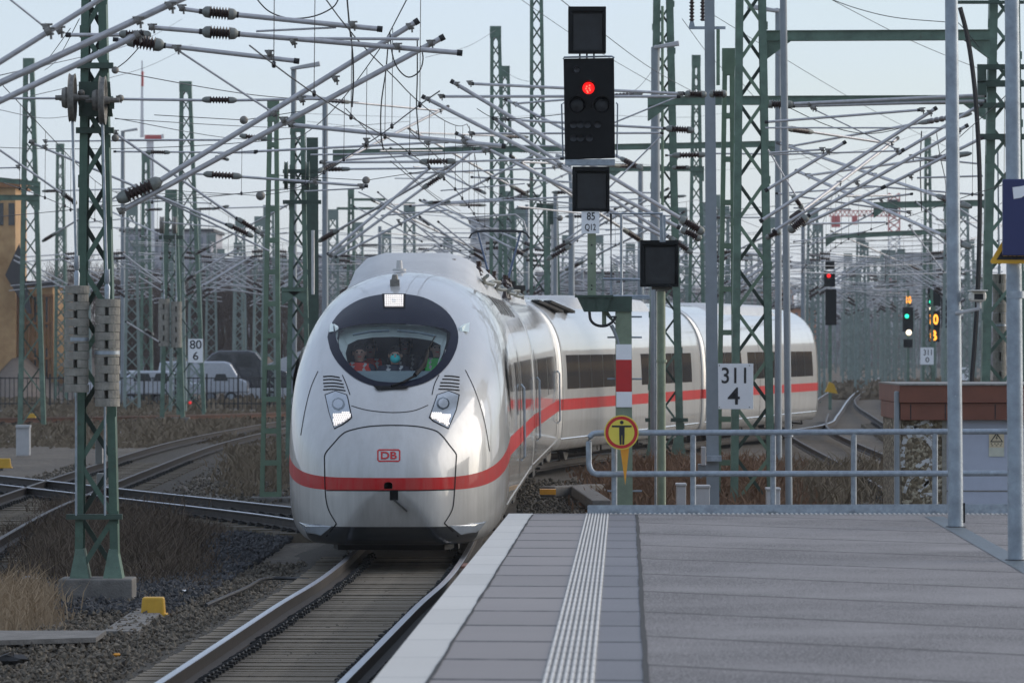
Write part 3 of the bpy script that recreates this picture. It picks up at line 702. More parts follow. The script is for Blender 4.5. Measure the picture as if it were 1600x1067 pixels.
# pantograph on the second car
pt = thing('pantograph', 'raised pantograph with a wide dark bow behind the roof fairing', 'pantograph', MW @ Vector((0, 0, 0)))
ORG[pt] = Vector((0, 0, 0)); pt.location = (0, 0, 0)
PY = 108.0; cx = -.27
mb = MB(); mb.box((cx, PY, 3.93), (1.1, 1.6, .1)); mb.box((cx, PY, 4.02), (.7, .3, .12))
for sx in (-.45, .45):
    for sy in (-.6, .6): mb.lathe((cx+sx, PY+sy, 3.7), (cx+sx, PY+sy, 3.9), [(0, .08), (.3, .05), (.5, .09), (.7, .05), (1, .08)], 8)
mb.build('base_frame', M['under'], pt)
mb = MB(); zt = CAMZ+(533.5-361)/F*PY
for s_ in (-1, 1): mb.cyl((cx+s_*.17, PY, 4.05), (cx+s_*.17+s_*.28, PY+.1, zt-.03), .028, .02, 8)
mb.build('upper_arm', mat('pantograph_blue', (.1, .14, .22), .4, .3), pt)
mb = MB()
for d in (-.14, .14): mb.path([(cx-.52, PY+d, zt-.02), (cx-.3, PY+d, zt), (cx+.3, PY+d, zt), (cx+.52, PY+d, zt-.02)], .028, 6)
for s_ in (-1, 1): mb.path([(cx+s_*.5, PY, zt-.02), (cx+s_*.58, PY, zt-.06), (cx+s_*.64, PY, zt-.16)], .02, 6)
mb.build('contact_bow', M['wire'], pt)

# ---------------------------------------------------------------- cab interior and people
M['cabwhite'] = mat('cab_lining', (.72, .8, .75), .6, var=.05); M['cabdark'] = mat('cab_desk', (.14, .19, .21), .7, var=.1); M['cabrear'] = mat('cab_rear_wall', (.06, .085, .13), .7)
cabt = MB()
def L_(x, y, t): return MI @ W(x, y, 66.4+t)
mb = MB(); mb.hexa([(-1.0, 1.75, 1.5), (1.0, 1.75, 1.5), (1.0, 3.0, 1.5), (-1.0, 3.0, 1.5)], [(-.85, 1.85, 2.25), (.85, 1.85, 2.25), (.95, 2.75, 2.42), (-.95, 2.75, 2.42)]); mb.build('driver_desk', M['cabdark'], car1, bevel=.03)
MB().box((0, 5.9, 2.35), (2.05, .05, 1.8)).build('cab_rear_wall', M['cabrear'], car1)
MB().box((0, 4.2, 1.2), (2.3, 3.3, .05)).build('cab_floor', M['cabrear'], car1)
rows = []
for y, z in ((3.3, 3.02), (3.6, 3.12), (4.4, 3.25), (5.85, 3.3)): rows.append([(x, y, z-.09*abs(x)**2) for x in (-.95, -.5, 0, .5, .95)])
MB().grid(rows).build('cab_ceiling', M['cabwhite'], car1)
for sx in (-1, 1):
    MB().hexa([(sx*.88, 3.0, 2.35), (sx*.92, 3.0, 2.35), (sx*1.0, 3.5, 2.35), (sx*.96, 3.5, 2.35)], [(sx*.82, 3.3, 3.0), (sx*.86, 3.3, 3.0), (sx*.9, 3.6, 3.05), (sx*.86, 3.6, 3.05)]).build('cab_pillar', M['cabwhite'], car1)
M['skin'] = mat('skin', (.55, .33, .24), .6, var=.08); M['cloth'] = mat('dark_clothes', (.03, .035, .06), .8, var=.2, scale=10)
M['redvest'] = mat('red_vest', (.8, .06, .035), .8, var=.15, scale=10); M['greenvest'] = mat('green_vest', (.1, .75, .16), .8, var=.12, scale=10)
M['hair'] = mat('dark_hair', (.025, .018, .014), .7); M['mask'] = mat('turquoise_mask', (.04, .7, .7), .8); M['refl'] = mat('reflective_band', (.55, .55, .55), .4)
def skin_mesh(name, J, E, parent, mat_fn, mats, sub=2):
    me = bpy.data.meshes.new(name); idx = {k: i for i, k in enumerate(J)}
    me.from_pydata([J[k][0] for k in J], [(idx[a], idx[b]) for a, b in E], []); o = bpy.data.objects.new(name, me); COL.objects.link(o)
    md = o.modifiers.new('s', 'SKIN'); 
    for i, k in enumerate(J):
        sv = me.skin_vertices[0].data[i]; sv.radius = (J[k][1], J[k][1] if len(J[k]) < 3 else J[k][2]); sv.use_root = i == 0
    sm = o.modifiers.new('u', 'SUBSURF'); sm.levels = sub; sm.render_levels = sub
    dg = bpy.context.evaluated_depsgraph_get(); dg.update(); m2 = bpy.data.meshes.new_from_object(o.evaluated_get(dg))
    bpy.data.objects.remove(o); n = bpy.data.objects.new(name, m2); COL.objects.link(n); n.parent = parent
    m2.materials.clear()
    for m in mats: m2.materials.append(m)
    for p in m2.polygons: p.use_smooth = True; p.material_index = mat_fn(p.center)
    return n
LO = [(527, 552), (524, 533), (526, 519), (545, 510), (575, 506), (613, 505), (650, 507), (682, 511), (702, 519), (701, 534), (695, 553)]
LI = [(541, 566), (536, 545), (541, 532), (556, 525), (580, 520), (613, 518), (648, 520), (676, 525), (690, 532), (690, 546), (684, 564)]
rows = [[proj(a[0]+(b[0]-a[0])*k/6, a[1]-9+(b[1]-a[1])*k/6, -.1-.04*k) for k in range(4)] for a, b in zip(LO, LI)]
MB().grid(rows).build('cab_lining', M['cabwhite'], car1, smooth=True)
for P_ in (((548, 514), (575, 509), (608, 507)), ((620, 507), (655, 510), (684, 516))): MB().path([proj(x, y, -.09) for x, y in P_], .02, 6).build('sun_visor', M['cabdark'], car1)
def person(label, head_px, D, vest, lean=0.0, mask=False, look=0.0):
    D -= .55; hp = W(*head_px, D); zs = hp.z-.66          # seat height under the head
    t = thing('person', label, 'person', (hp.x, hp.y, zs))
    V = lambda x, y, z: (x+lean*z, y, z)
    J = {'pelvis': (V(0, 0, .08), .15, .11), 'waist': (V(0, 0, .25), .135, .1), 'chest': (V(0, -.02, .42), .165, .11), 'neck0': (V(0, -.02, .53), .065), 'neck': (V(0, -.03, .57), .055), 'head': (V(0, -.04, .66), .085, .1), 'crown': (V(0, -.03, .745), .07, .085)}
    E = [('pelvis', 'waist'), ('waist', 'chest'), ('chest', 'neck0'), ('neck0', 'neck'), ('neck', 'head'), ('head', 'crown')]
    for s_, n in ((-1, 'l'), (1, 'r')):
        J.update({n+'sh': (V(s_*.19, -.02, .48), .062), n+'el': (V(s_*.25, -.08, .25), .045), n+'wr': (V(s_*.17, -.30, .22), .03), n+'ha': (V(s_*.15, -.38, .23), .035, .02),
                  n+'hip': (V(s_*.1, -.05, .05), .085), n+'kn': (V(s_*.13, -.45, .05), .06), n+'an': (V(s_*.13, -.42, -.38), .042), n+'to': (V(s_*.13, -.58, -.43), .035)})
        E += [('chest', n+'sh'), (n+'sh', n+'el'), (n+'el', n+'wr'), (n+'wr', n+'ha'), ('pelvis', n+'hip'), (n+'hip', n+'kn'), (n+'kn', n+'an'), (n+'an', n+'to')]
        for q in range(4):
            f0, f1 = n+'f%d' % q, n+'g%d' % q
            J[f0] = (V(s_*.15+(q-1.5)*.018, -.42, .235), .009); J[f1] = (V(s_*.15+(q-1.5)*.018, -.46+.01*abs(q-1), .215), .008); E += [(n+'ha', f0), (f0, f1)]
        J[n+'th'] = (V(s_*.11, -.40, .225), .01); E.append((n+'ha', n+'th'))
    body = skin_mesh('body', J, E, t, lambda c: 0 if c.z > .545 or (c.y < -.27 and c.z > .15) else 1, [M['skin'], M['cloth']])
    JV = {k: (J[k][0], *[r*1.13 for r in J[k][1:]]) for k in ('pelvis', 'waist', 'chest', 'neck0', 'lsh', 'rsh')}
    JV['neck0'] = (V(0, -.02, .51), .08); 
    skin_mesh('vest', JV, [('pelvis', 'waist'), ('waist', 'chest'), ('chest', 'neck0'), ('chest', 'lsh'), ('chest', 'rsh')], t, lambda c: 1 if .2 < c.z < .25 or (.07 < abs(c.x-lean*c.z) < .1 and c.z > .25) else 0, [vest, M['refl']])
    h = Vector(V(0, -.04, .66)); 
    mb = MB().sphere(h+Vector((0, .02, .045)), .1, 14, 8, (.93, 1.08, .95)); mb.v = [v if v.y > h.y-.055 or v.z > h.z+.075 else Vector((v.x, h.y-.05, v.z)) for v in mb.v]
    ORG[t] = Vector((0, 0, 0)); ha = mb.build('hair', M['hair'], t, smooth=True)
    mb = MB()
    for s_ in (-1, 1): mb.sphere(h+Vector((s_*.033, -.095, .02)), .012, 8, 5)
    mb.build('eye', M['ink'], t)
    MB().bar(h+Vector((0, -.1, .015)), h+Vector((0, -.118, -.02)), .022, .02).build('nose', M['skin'], t)
    for s_ in (-1, 1): MB().sphere(h+Vector((s_*.088, 0, .0)), .022, 8, 5, (.5, .8, 1.3)).build('ear', M['skin'], t)
    if mask: MB().sphere(h+Vector((0, -.065, -.035)), .068, 12, 7, (1.05, .85, .95)).build('face_mask', M['mask'], t, smooth=True)
    else: MB().box(h+Vector((0, -.1, -.045)), (.045, .012, .01)).build('mouth', M['redvest'], t)
person('person in a red safety vest at the left of the train cab', (556, 552), 70.3, M['redvest'], .08)
person('person in a red vest beside the middle of the cab with a grey chest band', (579, 545), 70.9, M['redvest'], 0)
person('person with a turquoise face mask in the middle of the cab', (614, 556), 70.2, M['cloth'], .05, True)
person('person in dark clothes behind the desk, right of the turquoise mask', (636, 540), 71.2, M['cloth'], -.03)
person('person in a green safety vest at the right of the train cab', (682, 545), 70.4, M['greenvest'], .02)
# ---------------------------------------------------------------- masts
def lattice(label, D, bot, top, lw=.09, depth=.24, m='green', step=1.25, zb=-.3, group=None, cap=True, bars=.05, style='x', conc=True, dk=None, barm=None):
    """bot/top: (x left, x right, y) of the photo at distance D, joined by two channels and lacing bars"""
    if bot[2] is None: bl, br = W(bot[0], 0, D), W(bot[1], 0, D); bl.z = br.z = zb
    else: bl, br = W(bot[0], bot[2], D), W(bot[1], bot[2], D); zb = bl.z
    tl, tr = W(top[0], top[2], D), W(top[1], top[2], D)
    t = thing('lattice_mast', label, 'mast', ((bl.x+br.x)/2, D, zb), group=group or 'green lattice masts')
    Y = Vector((0, depth/2, 0))
    for b, q, s_ in ((bl, tl, 1), (br, tr, -1)):
        w = Vector((lw*s_, 0, 0))
        mb = MB(); th = .016; f = Vector((0, th, 0)); wt = Vector((th*s_, 0, 0))
        mb.hexa([b-Y, b+w-Y, b+w-Y+f, b-Y+f], [q-Y, q+w-Y, q+w-Y+f, q-Y+f]); mb.hexa([b+Y-f, b+w+Y-f, b+w+Y, b+Y], [q+Y-f, q+w+Y-f, q+w+Y, q+Y])
        mb.hexa([b-Y+f, b+wt-Y+f, b+wt+Y-f, b+Y-f], [q-Y+f, q+wt-Y+f, q+wt+Y-f, q+Y-f])
        mb.build('leg', M[m], t)
    H = tl.z-bl.z
    for side, sy in ((0, -1), (1, 1)):
        mb = MB(); z = .12; k = side
        L_ = lambda h: bl+(tl-bl)*(h/H); R_ = lambda h: br+(tr-br)*(h/H)
        while z < H-.2:
            wd = (R_(z)-L_(z)).length
            if style == 'x':
                st = wd*step; z1 = min(z+st, H-.1)
                p, q = (L_(z)+Vector((lw*.4, 0, 0)), R_(z1)-Vector((lw*.4, 0, 0))) if k % 2 == 0 else (R_(z)-Vector((lw*.4, 0, 0)), L_(z1)+Vector((lw*.4, 0, 0)))
                o = Vector((0, sy*(depth/2-.022), 0)); mb.bar(p+o, q+o, .012, bars, (0, 0, 1)); k += 1; z = z1
                if D < 130 and side == 0: mb.box(q+o+Vector((0, -.012, 0)), (lw*1.1, .012, .15))
            else:
                o = Vector((0, sy*(depth/2+.006), 0)); p, q = L_(z)+o, R_(z)+o
                MB().bar(p, q, .012, .1).build('batten', M[barm or m], t); z += step
        if style == 'x': mb.build('lacing', M[barm or m] if side == 0 else M[dk or m], t)  # rear bars in darker green, their shade put into the colour
    if cap:
        c = (tl+tr)/2; MB().box(c-Vector((0, 0, .2)), ((tr-tl).length+.03, depth+.03, .42)).build('cap_plate', M[m], t)
    if conc:
        c = (bl+br)/2; MB().box((c.x, D, zb-.1), ((br-bl).length+.35, depth+.4, .35)).build('footing', M['conc2'], t, bevel=.02)
    return t
def part(t, mb, name, m, smooth=False, **k):
    return mb.build(name, M[m], t, smooth=smooth, **k)
def insul(mb, p, q, r=.075, n=7):
    prof = []
    for k in range(n): prof += [((k+.1)/n, r*.55), ((k+.45)/n, r), ((k+.62)/n, r*.95), ((k+.9)/n, r*.55)]
    mb.lathe(p, q, prof, 12)
def insul_set(t, p, q, r=.075, n=7):
    """caps, ribbed body, sockets between two points"""
    p, q = Vector(p), Vector(q); d = q-p
    mb = MB(); insul(mb, p+d*.2, p+d*.8, r, n); i = part(t, mb, 'insulator', 'ins', True)
    mb = MB(); mb.lathe(p, p+d*.22, [(0, r*.4), (.3, r*.75), (.5, r*.85), (1, r*.9)], 12); part(i, mb, 'end_cap', 'inscap', True)
    mb = MB(); mb.lathe(p+d*.78, q, [(0, r*.9), (.5, r*.85), (.7, r*.75), (1, r*.4)], 12); part(i, mb, 'end_cap', 'inscap', True)
def clamp(t, p, r=.06):
    mb = MB(); p = Vector(p); mb.cyl(p-Vector((r*.5, 0, r*.3)), p+Vector((r*.5, 0, r*.3)), r*.95, n=10); mb.bar(p+Vector((r*.6, 0, r*.6)), p+Vector((r*.75, 0, -r*1.7)), r*.5, r*.5); mb.cyl(p+Vector((-r*1.1, 0, r*.7)), p+Vector((r*1.5, 0, r*.75)), r*.28, n=6); mb.cyl(p+Vector((r*1.1, -r*.6, -r*.5)), p+Vector((r*1.1, r*.6, -r*.5)), r*.3, n=6)
    part(t, mb, 'clamp', 'fit')
def arm(label, D, tubes, ins=(), clamps=(), group='grey overhead line cantilever arms', D2=None):
    """one hinged cantilever arm: tubes (x0,y0,x1,y1,diameter in m), insulators (x0,y0,x1,y1,radius), clamps (x,y)"""
    d2 = D2 or D
    xs = [t_[0] for t_ in tubes]+[t_[2] for t_ in tubes]; lo, hi = min(xs), max(xs)
    def P(x, y): return W(x, y, D+(d2-D)*(x-lo)/max(hi-lo, 1))
    p0 = P(*tubes[0][:2]); t = thing('cantilever_arm', label, 'overhead line arm', p0, group=group)
    for k, (x0, y0, x1, y1, d) in enumerate(tubes):
        p, q = P(x0, y0), P(x1, y1); u = (q-p).normalized()
        o = Vector((0, .02*k, 0))
        n = part(t, MB().cyl(p+o, q+o, d/2, n=14), 'tube', 'tube', True)
        if d > .035:
            for e, s_ in ((q, 1), (p, -1)): part(n, MB().cyl(e+o-u*s_*.05, e+o+u*s_*.012, d/2+.006, n=14), 'end_plug', 'black', True)
    for x0, y0, x1, y1, r in ins: insul_set(t, P(x0, y0), P(x1, y1), r)
    for x, y in clamps: clamp(t, P(x, y)+Vector((0, -.02, 0)), .042)
    return t
def wire(label, pts, r=.006, m='wire', name='overhead_wire', group='overhead wires', cat='wire', n=5):
    o = MB().path(pts, r, n).build(name, M[m], loc=pts[0], smooth=True); tag(o, label, cat, group); return o
def plate_beam(t, pts, w, h, name='crossbeam', m='green'):
    mb = MB(); mb.bar(pts[0], pts[1], w, h); u = h/2
    for s_ in (-1, 1): mb.bar(Vector(pts[0])+Vector((0, 0, s_*(u+.006))), Vector(pts[1])+Vector((0, 0, s_*(u+.006))), w+.09, .012)
    return part(t, mb, name, m)

# near left mast with tensioning wheels
D1 = 61
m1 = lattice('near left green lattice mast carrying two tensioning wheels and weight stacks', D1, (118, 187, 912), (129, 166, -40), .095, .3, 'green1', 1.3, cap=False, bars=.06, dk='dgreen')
mb = MB()
for x in (126, 178):
    p = W(x, 912, D1); mb.hexa([p+Vector((-.13, -.2, 0)), p+Vector((.13, -.2, 0)), p+Vector((.13, .2, 0)), p+Vector((-.13, .2, 0))], [p+Vector((-.05, -.16, .42)), p+Vector((.05, -.16, .42)), p+Vector((.05, .16, .42)), p+Vector((-.05, .16, .42))])
part(m1, mb, 'base_gusset', 'green')
for x0, x1, y, h in ((120, 177, 103, 9), (119, 178, 204, 9), (104, 191, 807, 8), (138, 176, 180, 5)):
    a, b = W(x0, y, D1-.2), W(x1, y, D1-.2); part(m1, MB().bar(a, b, .1, h/131), 'bracket', 'dgreen')
part(m1, MB().hexa([W(123, 182, D1-.24), W(176, 182, D1-.24), W(176, 182, D1-.2), W(123, 182, D1-.2)], [W(123, 128, D1-.24), W(172, 128, D1-.24), W(172, 128, D1-.2), W(123, 128, D1-.2)]), 'wheel_plate', 'dgreen')
for cx, cy in ((113, 153), (160.5, 157)):
    p = W(cx, cy, D1-.55); mb = MB()
    mb.lathe(p+Vector((-.035, 0, 0)), p+Vector((.035, 0, 0)), [(0, .29), (.35, .27), (.65, .27), (1, .29), (1, .25), (.6, .22), (.6, .05), (1.6, .04)], 28)
    mb.lathe(p+Vector((-.12, 0, 0)), p+Vector((-.03, 0, 0)), [(0, .11), (.5, .13), (1, .11)], 16)
    mb.cyl(p+Vector((-.2, 0, 0)), p+Vector((.2, 0, 0)), .03, n=8)
    part(m1, mb, 'tension_wheel', 'fit', True)
    part(m1, MB().bar(p+Vector((.1, .1, -.05)), W(cx+12, cy, D1-.2), .06, .1), 'wheel_bracket', 'dgreen')
for cx, cy in ((180, 110), (188, 154), (180, 216), (127, 146)):
    p = W(cx, cy, D1-.3); part(m1, MB().sphere(p, .045, 10, 6), 'anchor_nut', 'fit', True)
part(m1, MB().box(W(155, 705, D1+.22), (.09, .08, .3)).box(W(158, 752, D1+.22), (.1, .1, .2)), 'switch_box', 'cab', bevel=.01)
for x in (119, 164): part(m1, MB().cyl(W(x, 805, D1-.24), W(x, 612 if x < 140 else 635, D1-.24), .014, n=8), 'guide_rod', 'gal', True)
def weights(label, D, x0, x1, y0, y1, n, rope, band=None, sc=1):
    c = W((x0+x1)/2, y1, D); t = thing('weight_stack', label, 'tension weights', c, group='concrete tension weight stacks')
    r = (x1-x0)/2/F*D; h = (y1-y0)/F*D
    for k in range(n):
        mb = MB(); z0 = c.z+h*k/n; z1 = c.z+h*(k+1)/n-.004; nn = 18; a0 = -math.pi/2
        if k % 2: ang = [a0+.17+(2*math.pi-.34)*i/nn for i in range(nn+1)]
        else: ang = [a0+math.pi+.17+(2*math.pi-.34)*i/nn for i in range(nn+1)]
        j = Vector((random.uniform(-.006, .006), random.uniform(-.006, .006), 0)); cc = Vector((c.x, c.y, 0))+j
        poly = [cc+Vector((r*math.cos(q), r*math.sin(q), z0)) for q in ang]+[cc+Vector((r*.18*math.cos(ang[-1]), r*.18*math.sin(ang[-1]), z0)), cc+Vector((r*.18*math.cos(ang[0]), r*.18*math.sin(ang[0]), z0))]
        mb.prism(poly, (0, 0, z1-z0)); part(t, mb, 'concrete_disc', 'conc', bevel=.006 if sc == 1 else 0)
    if band:
        for yb in band:
            z = W(0, yb, D).z; part(t, MB().lathe((c.x, c.y, z-.02), (c.x, c.y, z+.02), [(0, r+.004), (1, r+.004)], 18), 'steel_band', 'gal', True)
    top = W(rope[0], rope[1], D); mb = MB(); mb.cyl((c.x, c.y, c.z+h), top, .017, n=8); mb.lathe((c.x, c.y, c.z+h), (c.x, c.y, c.z+h+.35), [(0, .03), (.4, .035), (.5, .02), (.6, .035), (1, .03)], 8)
    part(t, mb, 'hanger_rod', 'gal', True); return t
weights('upper of the two concrete weight stacks on the near left mast', D1-.55, 101, 139, 446, 613, 13, (113, 176), (530,))
weights('lower weight stack hanging in front of the near left mast', D1-.55, 148, 187, 467, 635, 13, (160, 180), (551,))

# other near and middle masts
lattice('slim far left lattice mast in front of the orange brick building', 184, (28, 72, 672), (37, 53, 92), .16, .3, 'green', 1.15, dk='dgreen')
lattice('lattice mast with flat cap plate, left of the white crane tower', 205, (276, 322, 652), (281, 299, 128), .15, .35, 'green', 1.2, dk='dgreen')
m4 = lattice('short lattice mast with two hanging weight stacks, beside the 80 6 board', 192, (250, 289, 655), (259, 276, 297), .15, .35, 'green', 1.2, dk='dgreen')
weights('left of the small weight stacks on the short mast', 191, 247.5, 265, 467, 541, 9, (254, 365), sc=0); weights('right of the small weight stacks on the short mast', 191, 267, 284, 471, 543, 9, (274, 365), sc=0)
for x in (253, 273): part(m4, MB().lathe(W(x-3, 352, 191), W(x+3, 352, 191), [(0, .33), (.5, .3), (1, .33)], 20), 'tension_wheel', 'fit', True)
part(m4, MB().bar(W(248, 371, 191.5), W(286, 371, 191.5), .1, .15), 'bracket', 'dgreen')
lattice('pale green ladder mast just left of the train nose', 100, (406, 440, 782), (419, 435, 158), .085, .22, 'lgreen', .62, style='b', cap=True)
m6 = lattice('lattice mast with pulley block behind the left edge of the train', 128, (446, 486, None), (455, 476, 181), .11, .3, 'green', 1.2, dk='dgreen')
for y in (268, 284, 316): part(m6, MB().bar(W(442, y, 127.7), W(502, y, 127.7), .12, .1), 'bracket', 'dgreen')
mb = MB()
for x in (447, 481): mb.lathe(W(x-2.5, 275, 127.2), W(x+2.5, 275, 127.2), [(0, .36), (.5, .33), (1, .36)], 20)
part(m6, mb, 'tension_wheel', 'dgreen', True); part(m6, MB().cyl(W(489, 360, 127), W(489, 460, 127), .04, n=8), 'weight_rod', 'tube', True)
t = thing('steel_post', 'dark green solid steel post next to the pulley block mast', 'post', (W(487, 0, 136).x, 136, -.3))
part(t, MB().hexa([W(476, 720, 136), W(499, 720, 136), W(499, 720, 136.3), W(476, 720, 136.3)], [W(479, 215, 136), W(497, 215, 136), W(497, 215, 136.3), W(479, 215, 136.3)]), 'post_body', 'dgreen')
lattice('tall lattice mast right behind the pantograph, left of the signal', 158, (827, 860, None), (828, 848, -30), .11, .3, 'green', 1.2, dk='dgreen', cap=False)
lattice('taller of two neighbouring lattice masts above the train roof', 188, (764, 800, None), (766, 782.5, 42), .13, .3, 'green', 1.2, dk='dgreen')
lattice('shorter of two neighbouring lattice masts above the train roof', 200, (778, 815, None), (781, 796, 104), .13, .3, 'green', 1.2, dk='dgreen')
m11 = lattice('lattice mast with splayed feet behind the lower black signal', 123, (1012, 1069, 735), (1021, 1051, -30), .17, .35, 'green', 1.1, dk='dgreen', cap=False)
mb = MB()
for x in (1021, 1060):
    p = W(x, 735, 122.9); mb.hexa([p+Vector((-.25, -.2, 0)), p+Vector((.25, -.2, 0)), p+Vector((.25, .2, 0)), p+Vector((-.25, .2, 0))], [p+Vector((-.1, -.18, .8)), p+Vector((.1, -.18, .8)), p+Vector((.1, .18, .8)), p+Vector((-.1, .18, .8))])
part(m11, mb, 'base_gusset', 'green')
for x0, x1, y in ((1008, 1032, 656), (1048, 1075, 656)): part(m11, MB().bar(W(x0, y, 122.7), W(x1, y, 122.7), .1, .09), 'bracket', 'dgreen')
part(m11, MB().cyl(W(1035, 10, 122.6), W(1035, 330, 122.6), .035, n=8), 'conduit', 'lgreen', True)
lattice('slender distant lattice mast between the grey pole and the splayed mast', 190, (1072, 1104, None), (1081.5, 1094, 87), .12, .3, 'green', 1.2, dk='green')
lattice('pale green ladder mast just right of the wide grey pole', 97, (1118, 1152, 800), (1129.5, 1147, 77), .085, .22, 'lgreen', .82, style='b')
m14 = lattice('wide lattice mast behind the white 311 4 board', 96, (1141, 1211, 800), (1150, 1196, -30), .14, .32, 'green', 1.15, dk='dgreen', cap=False, bars=.065, barm='lgreen')
m15 = lattice('lattice mast between the two lamp posts on the right', 98, (1529, 1604, None), (1546, 1592, -30), .16, .32, 'green', 1.0, dk='green', cap=False, bars=.065)
weights('tall concrete weight column inside the right lattice mast', 98.6, 1551, 1572, 428, 610, 12, (1559, 230), (508,))
for y, h in ((105, 8), (131, 10), (165, 8), (214, 9), (4, 5)): part(m15, MB().bar(W(1527 if y > 10 else 1496, y, 97.7), W(1600, y, 97.7), .12, h/81.6), 'bracket', 'dgreen')
for y in (118, 140): part(m15, MB().box(W(1534, y, 97.6), (.16, .2, .22)), 'clamp_block', 'dgreen')
t = thing('mast', 'broad grey steel pole standing left of the 311 4 board', 'mast', W(1113, 800, 92)); part(t, MB().hexa([W(1104, 800, 92), W(1124, 800, 92), W(1124, 800, 92.25), W(1104, 800, 92.25)], [W(1100.5, -40, 92), W(1116, -40, 92), W(1116, -40, 92.25), W(1100.5, -40, 92.25)]), 'pole', 'pole')
part(t, MB().bar(W(1104, 716, 91.9), W(1127, 716, 91.9), .3, .1), 'collar', 'gal'); part(t, MB().box(W(1122, 90, 91.9), (.06, .1, 1.0)), 'cable_duct', 'lgreen')
t = thing('mast', 'thin grey pole standing between the wide lattice mast and the orange hut', 'mast', W(1230, 800, 93)); part(t, MB().cyl(W(1233, 800, 93), W(1223.5, -40, 93), .065, n=14), 'pole', 'pole', True)
part(t, MB().cyl(W(1232, 682, 93), W(1231.7, 674, 93), .09, n=14), 'collar', 'gal', True)
m16 = lattice('lattice mast with a dangling weight rod, under the signal arm', 172, (852, 880, None), (855, 872, 318), .12, .3, 'green', 1.15, dk='dgreen', cap=False)
part(m16, MB().bar(W(838, 322, 171.5), W(872, 322, 171.5), .15, .18), 'bracket', 'dgreen'); part(m16, MB().cyl(W(863, 330, 171.4), W(863, 460, 171.4), .045, n=8), 'weight_rod', 'tube', True); part(m16, MB().box(W(863, 338, 171.3), (.2, .2, .55)), 'pulley_block', 'dgreen')
lattice('narrow blurred lattice mast left of the white crane tower', 250, (218, 240, None), (222, 234, 238), .14, .3, 'green', 1.2)
lattice('far lattice mast with a T shaped top, above the train roof', 255, (538, 558, None), (544, 553, 295), .13, .3, 'green', 1.2)
lattice('blurred lattice mast right of the near left mast top', 270, (84, 106, None), (88, 100, 225), .14, .3, 'green', 1.2)
lattice('far lattice mast topped by a dark insulator near the right lamp post', 260, (1440, 1460, None), (1445, 1454, 215), .13, .3, 'green', 1.2)

# crossbeams between masts
def beam(label, D, x0, y0, x1, y1, h, D2=None, m='green', ends=True):
    a, b = W(x0, y0, D), W(x1, y1, D2 or D); t = thing('crossbeam', label, 'steel beam', a, group='green steel crossbeams'); plate_beam(t, (a, b), .16, h, 'girder', m)
    if ends:
        for e, s_ in ((a, 1), (b, -1)):
            part(t, MB().hexa([e+Vector((0, -.07, -h/2-.35)), e+Vector((.03*s_, -.07, -h/2-.35)), e+Vector((.03*s_, .07, -h/2-.35)), e+Vector((0, .07, -h/2-.35))], [e+Vector((0, -.07, -h/2)), e+Vector((.5*s_, -.07, -h/2)), e+Vector((.5*s_, .07, -h/2)), e+Vector((0, .07, -h/2))]), 'gusset', m)
    return t
beam('topmost green beam spanning from the wide lattice mast to the right mast', 96.4, 1196, 56.5, 1546, 55, .17)
beam('second green beam with grey tubes in front, below the topmost beam', 112, 1012, 158, 1540, 156, .17)
beam('long green beam passing behind the main signal', 150, 520, 239, 1214, 225, .15)
beam('green beam stub right of the upper signal box', 172, 948, 264, 1100, 264, .14)
beam('distant green beam low on the right behind the thin lamp post', 185, 1365, 321, 1552, 317, .2)
beam('blurred far green beam under the pink crane', 230, 1290, 370, 1490, 361, .2)
beam('green beam crossing the brick building at the left edge', 176, -20, 279, 63, 288, .14)
beam('lower green beam crossing the brick building at the left edge', 178, -20, 309, 62, 309, .16)
beam('thin green beam in front of the pulley block mast', 127.4, 440, 452, 480, 452, .08)
for x0, x1, y, D, l in ((553, 602, 312, 254, 'upper beam of the far T shaped mast'), (526, 602, 326, 254, 'lower beam of the far T shaped mast')): beam(l, D, x0, y, x1, y, .1, ends=False)

# cantilever arms, near first
arm('pair of thick grey tubes rising across the top left corner', 47, [(-20, 110, 190, -22, .052), (-20, 139, 310, -14, .064)], (), ((75, 50), (265, 10), (215, 33)))
arm('thick tube rising from the left edge to the third insulator of the top left', 48, [(-20, 168, 222, 52, .058), (10, -5, 74, 46, .02)], (), ((215, 55), (72, 44), (92, 48)))
arm('highest horizontal tube with insulator at the top, left of centre', 58, [(282, 14, 318, 19, .05), (366, 23, 596, 46, .06), (400, 49, 525, 43, .025)], ((316, 18.5, 370, 23.5, .075),), ((283, 13), (550, 39)))
arm('long horizontal tube whose insulator is second from the top', 58.5, [(104, 55, 195, 55, .045), (234, 43, 318, 50, .055), (368, 53, 721, 83, .06), (470, 60, 655, 61, .035)], ((186, 54, 236, 55, .055), (316, 50, 372, 53.5, .078)), ((237, 43), (457, 66), (620, 73)))
arm('short tube whose insulator overlaps the top of the near left mast', 58, [(178, 62, 202, 64, .04), (252, 71, 466, 96, .055), (275, 77, 420, 172, .025)], ((196, 62, 256, 72, .085),), ((275, 76), (420, 84)))
for x, y, D, l in ((708, 86, 58.5, 'bracket'), ): pass
arm('two long parallel tubes rising from the near left mast to the upper centre', 60.5, [(246, 285, 653, 33, .066), (186, 331, 693, 58, .066)], ((183, 313, 252, 282, .088),), ((428, 178), (442, 188), (640, 42), (672, 68), (523, 124), (470, 156), (188, 330)))
arm('level thin tube with small insulator crossing at wheel height', 76, [(0, 154, 92, 154, .036), (182, 155, 322, 157, .042), (364, 157, 516, 154, .042)], ((316, 156, 370, 157, .055),), ((186, 154), (94, 154)))
arm('slightly sloping tube ending right of centre below the long pair', 74, [(452, 195, 789, 229, .066), (440, 193, 452, 195, .03)], (), ((455, 195), (725, 222), (572, 220)))
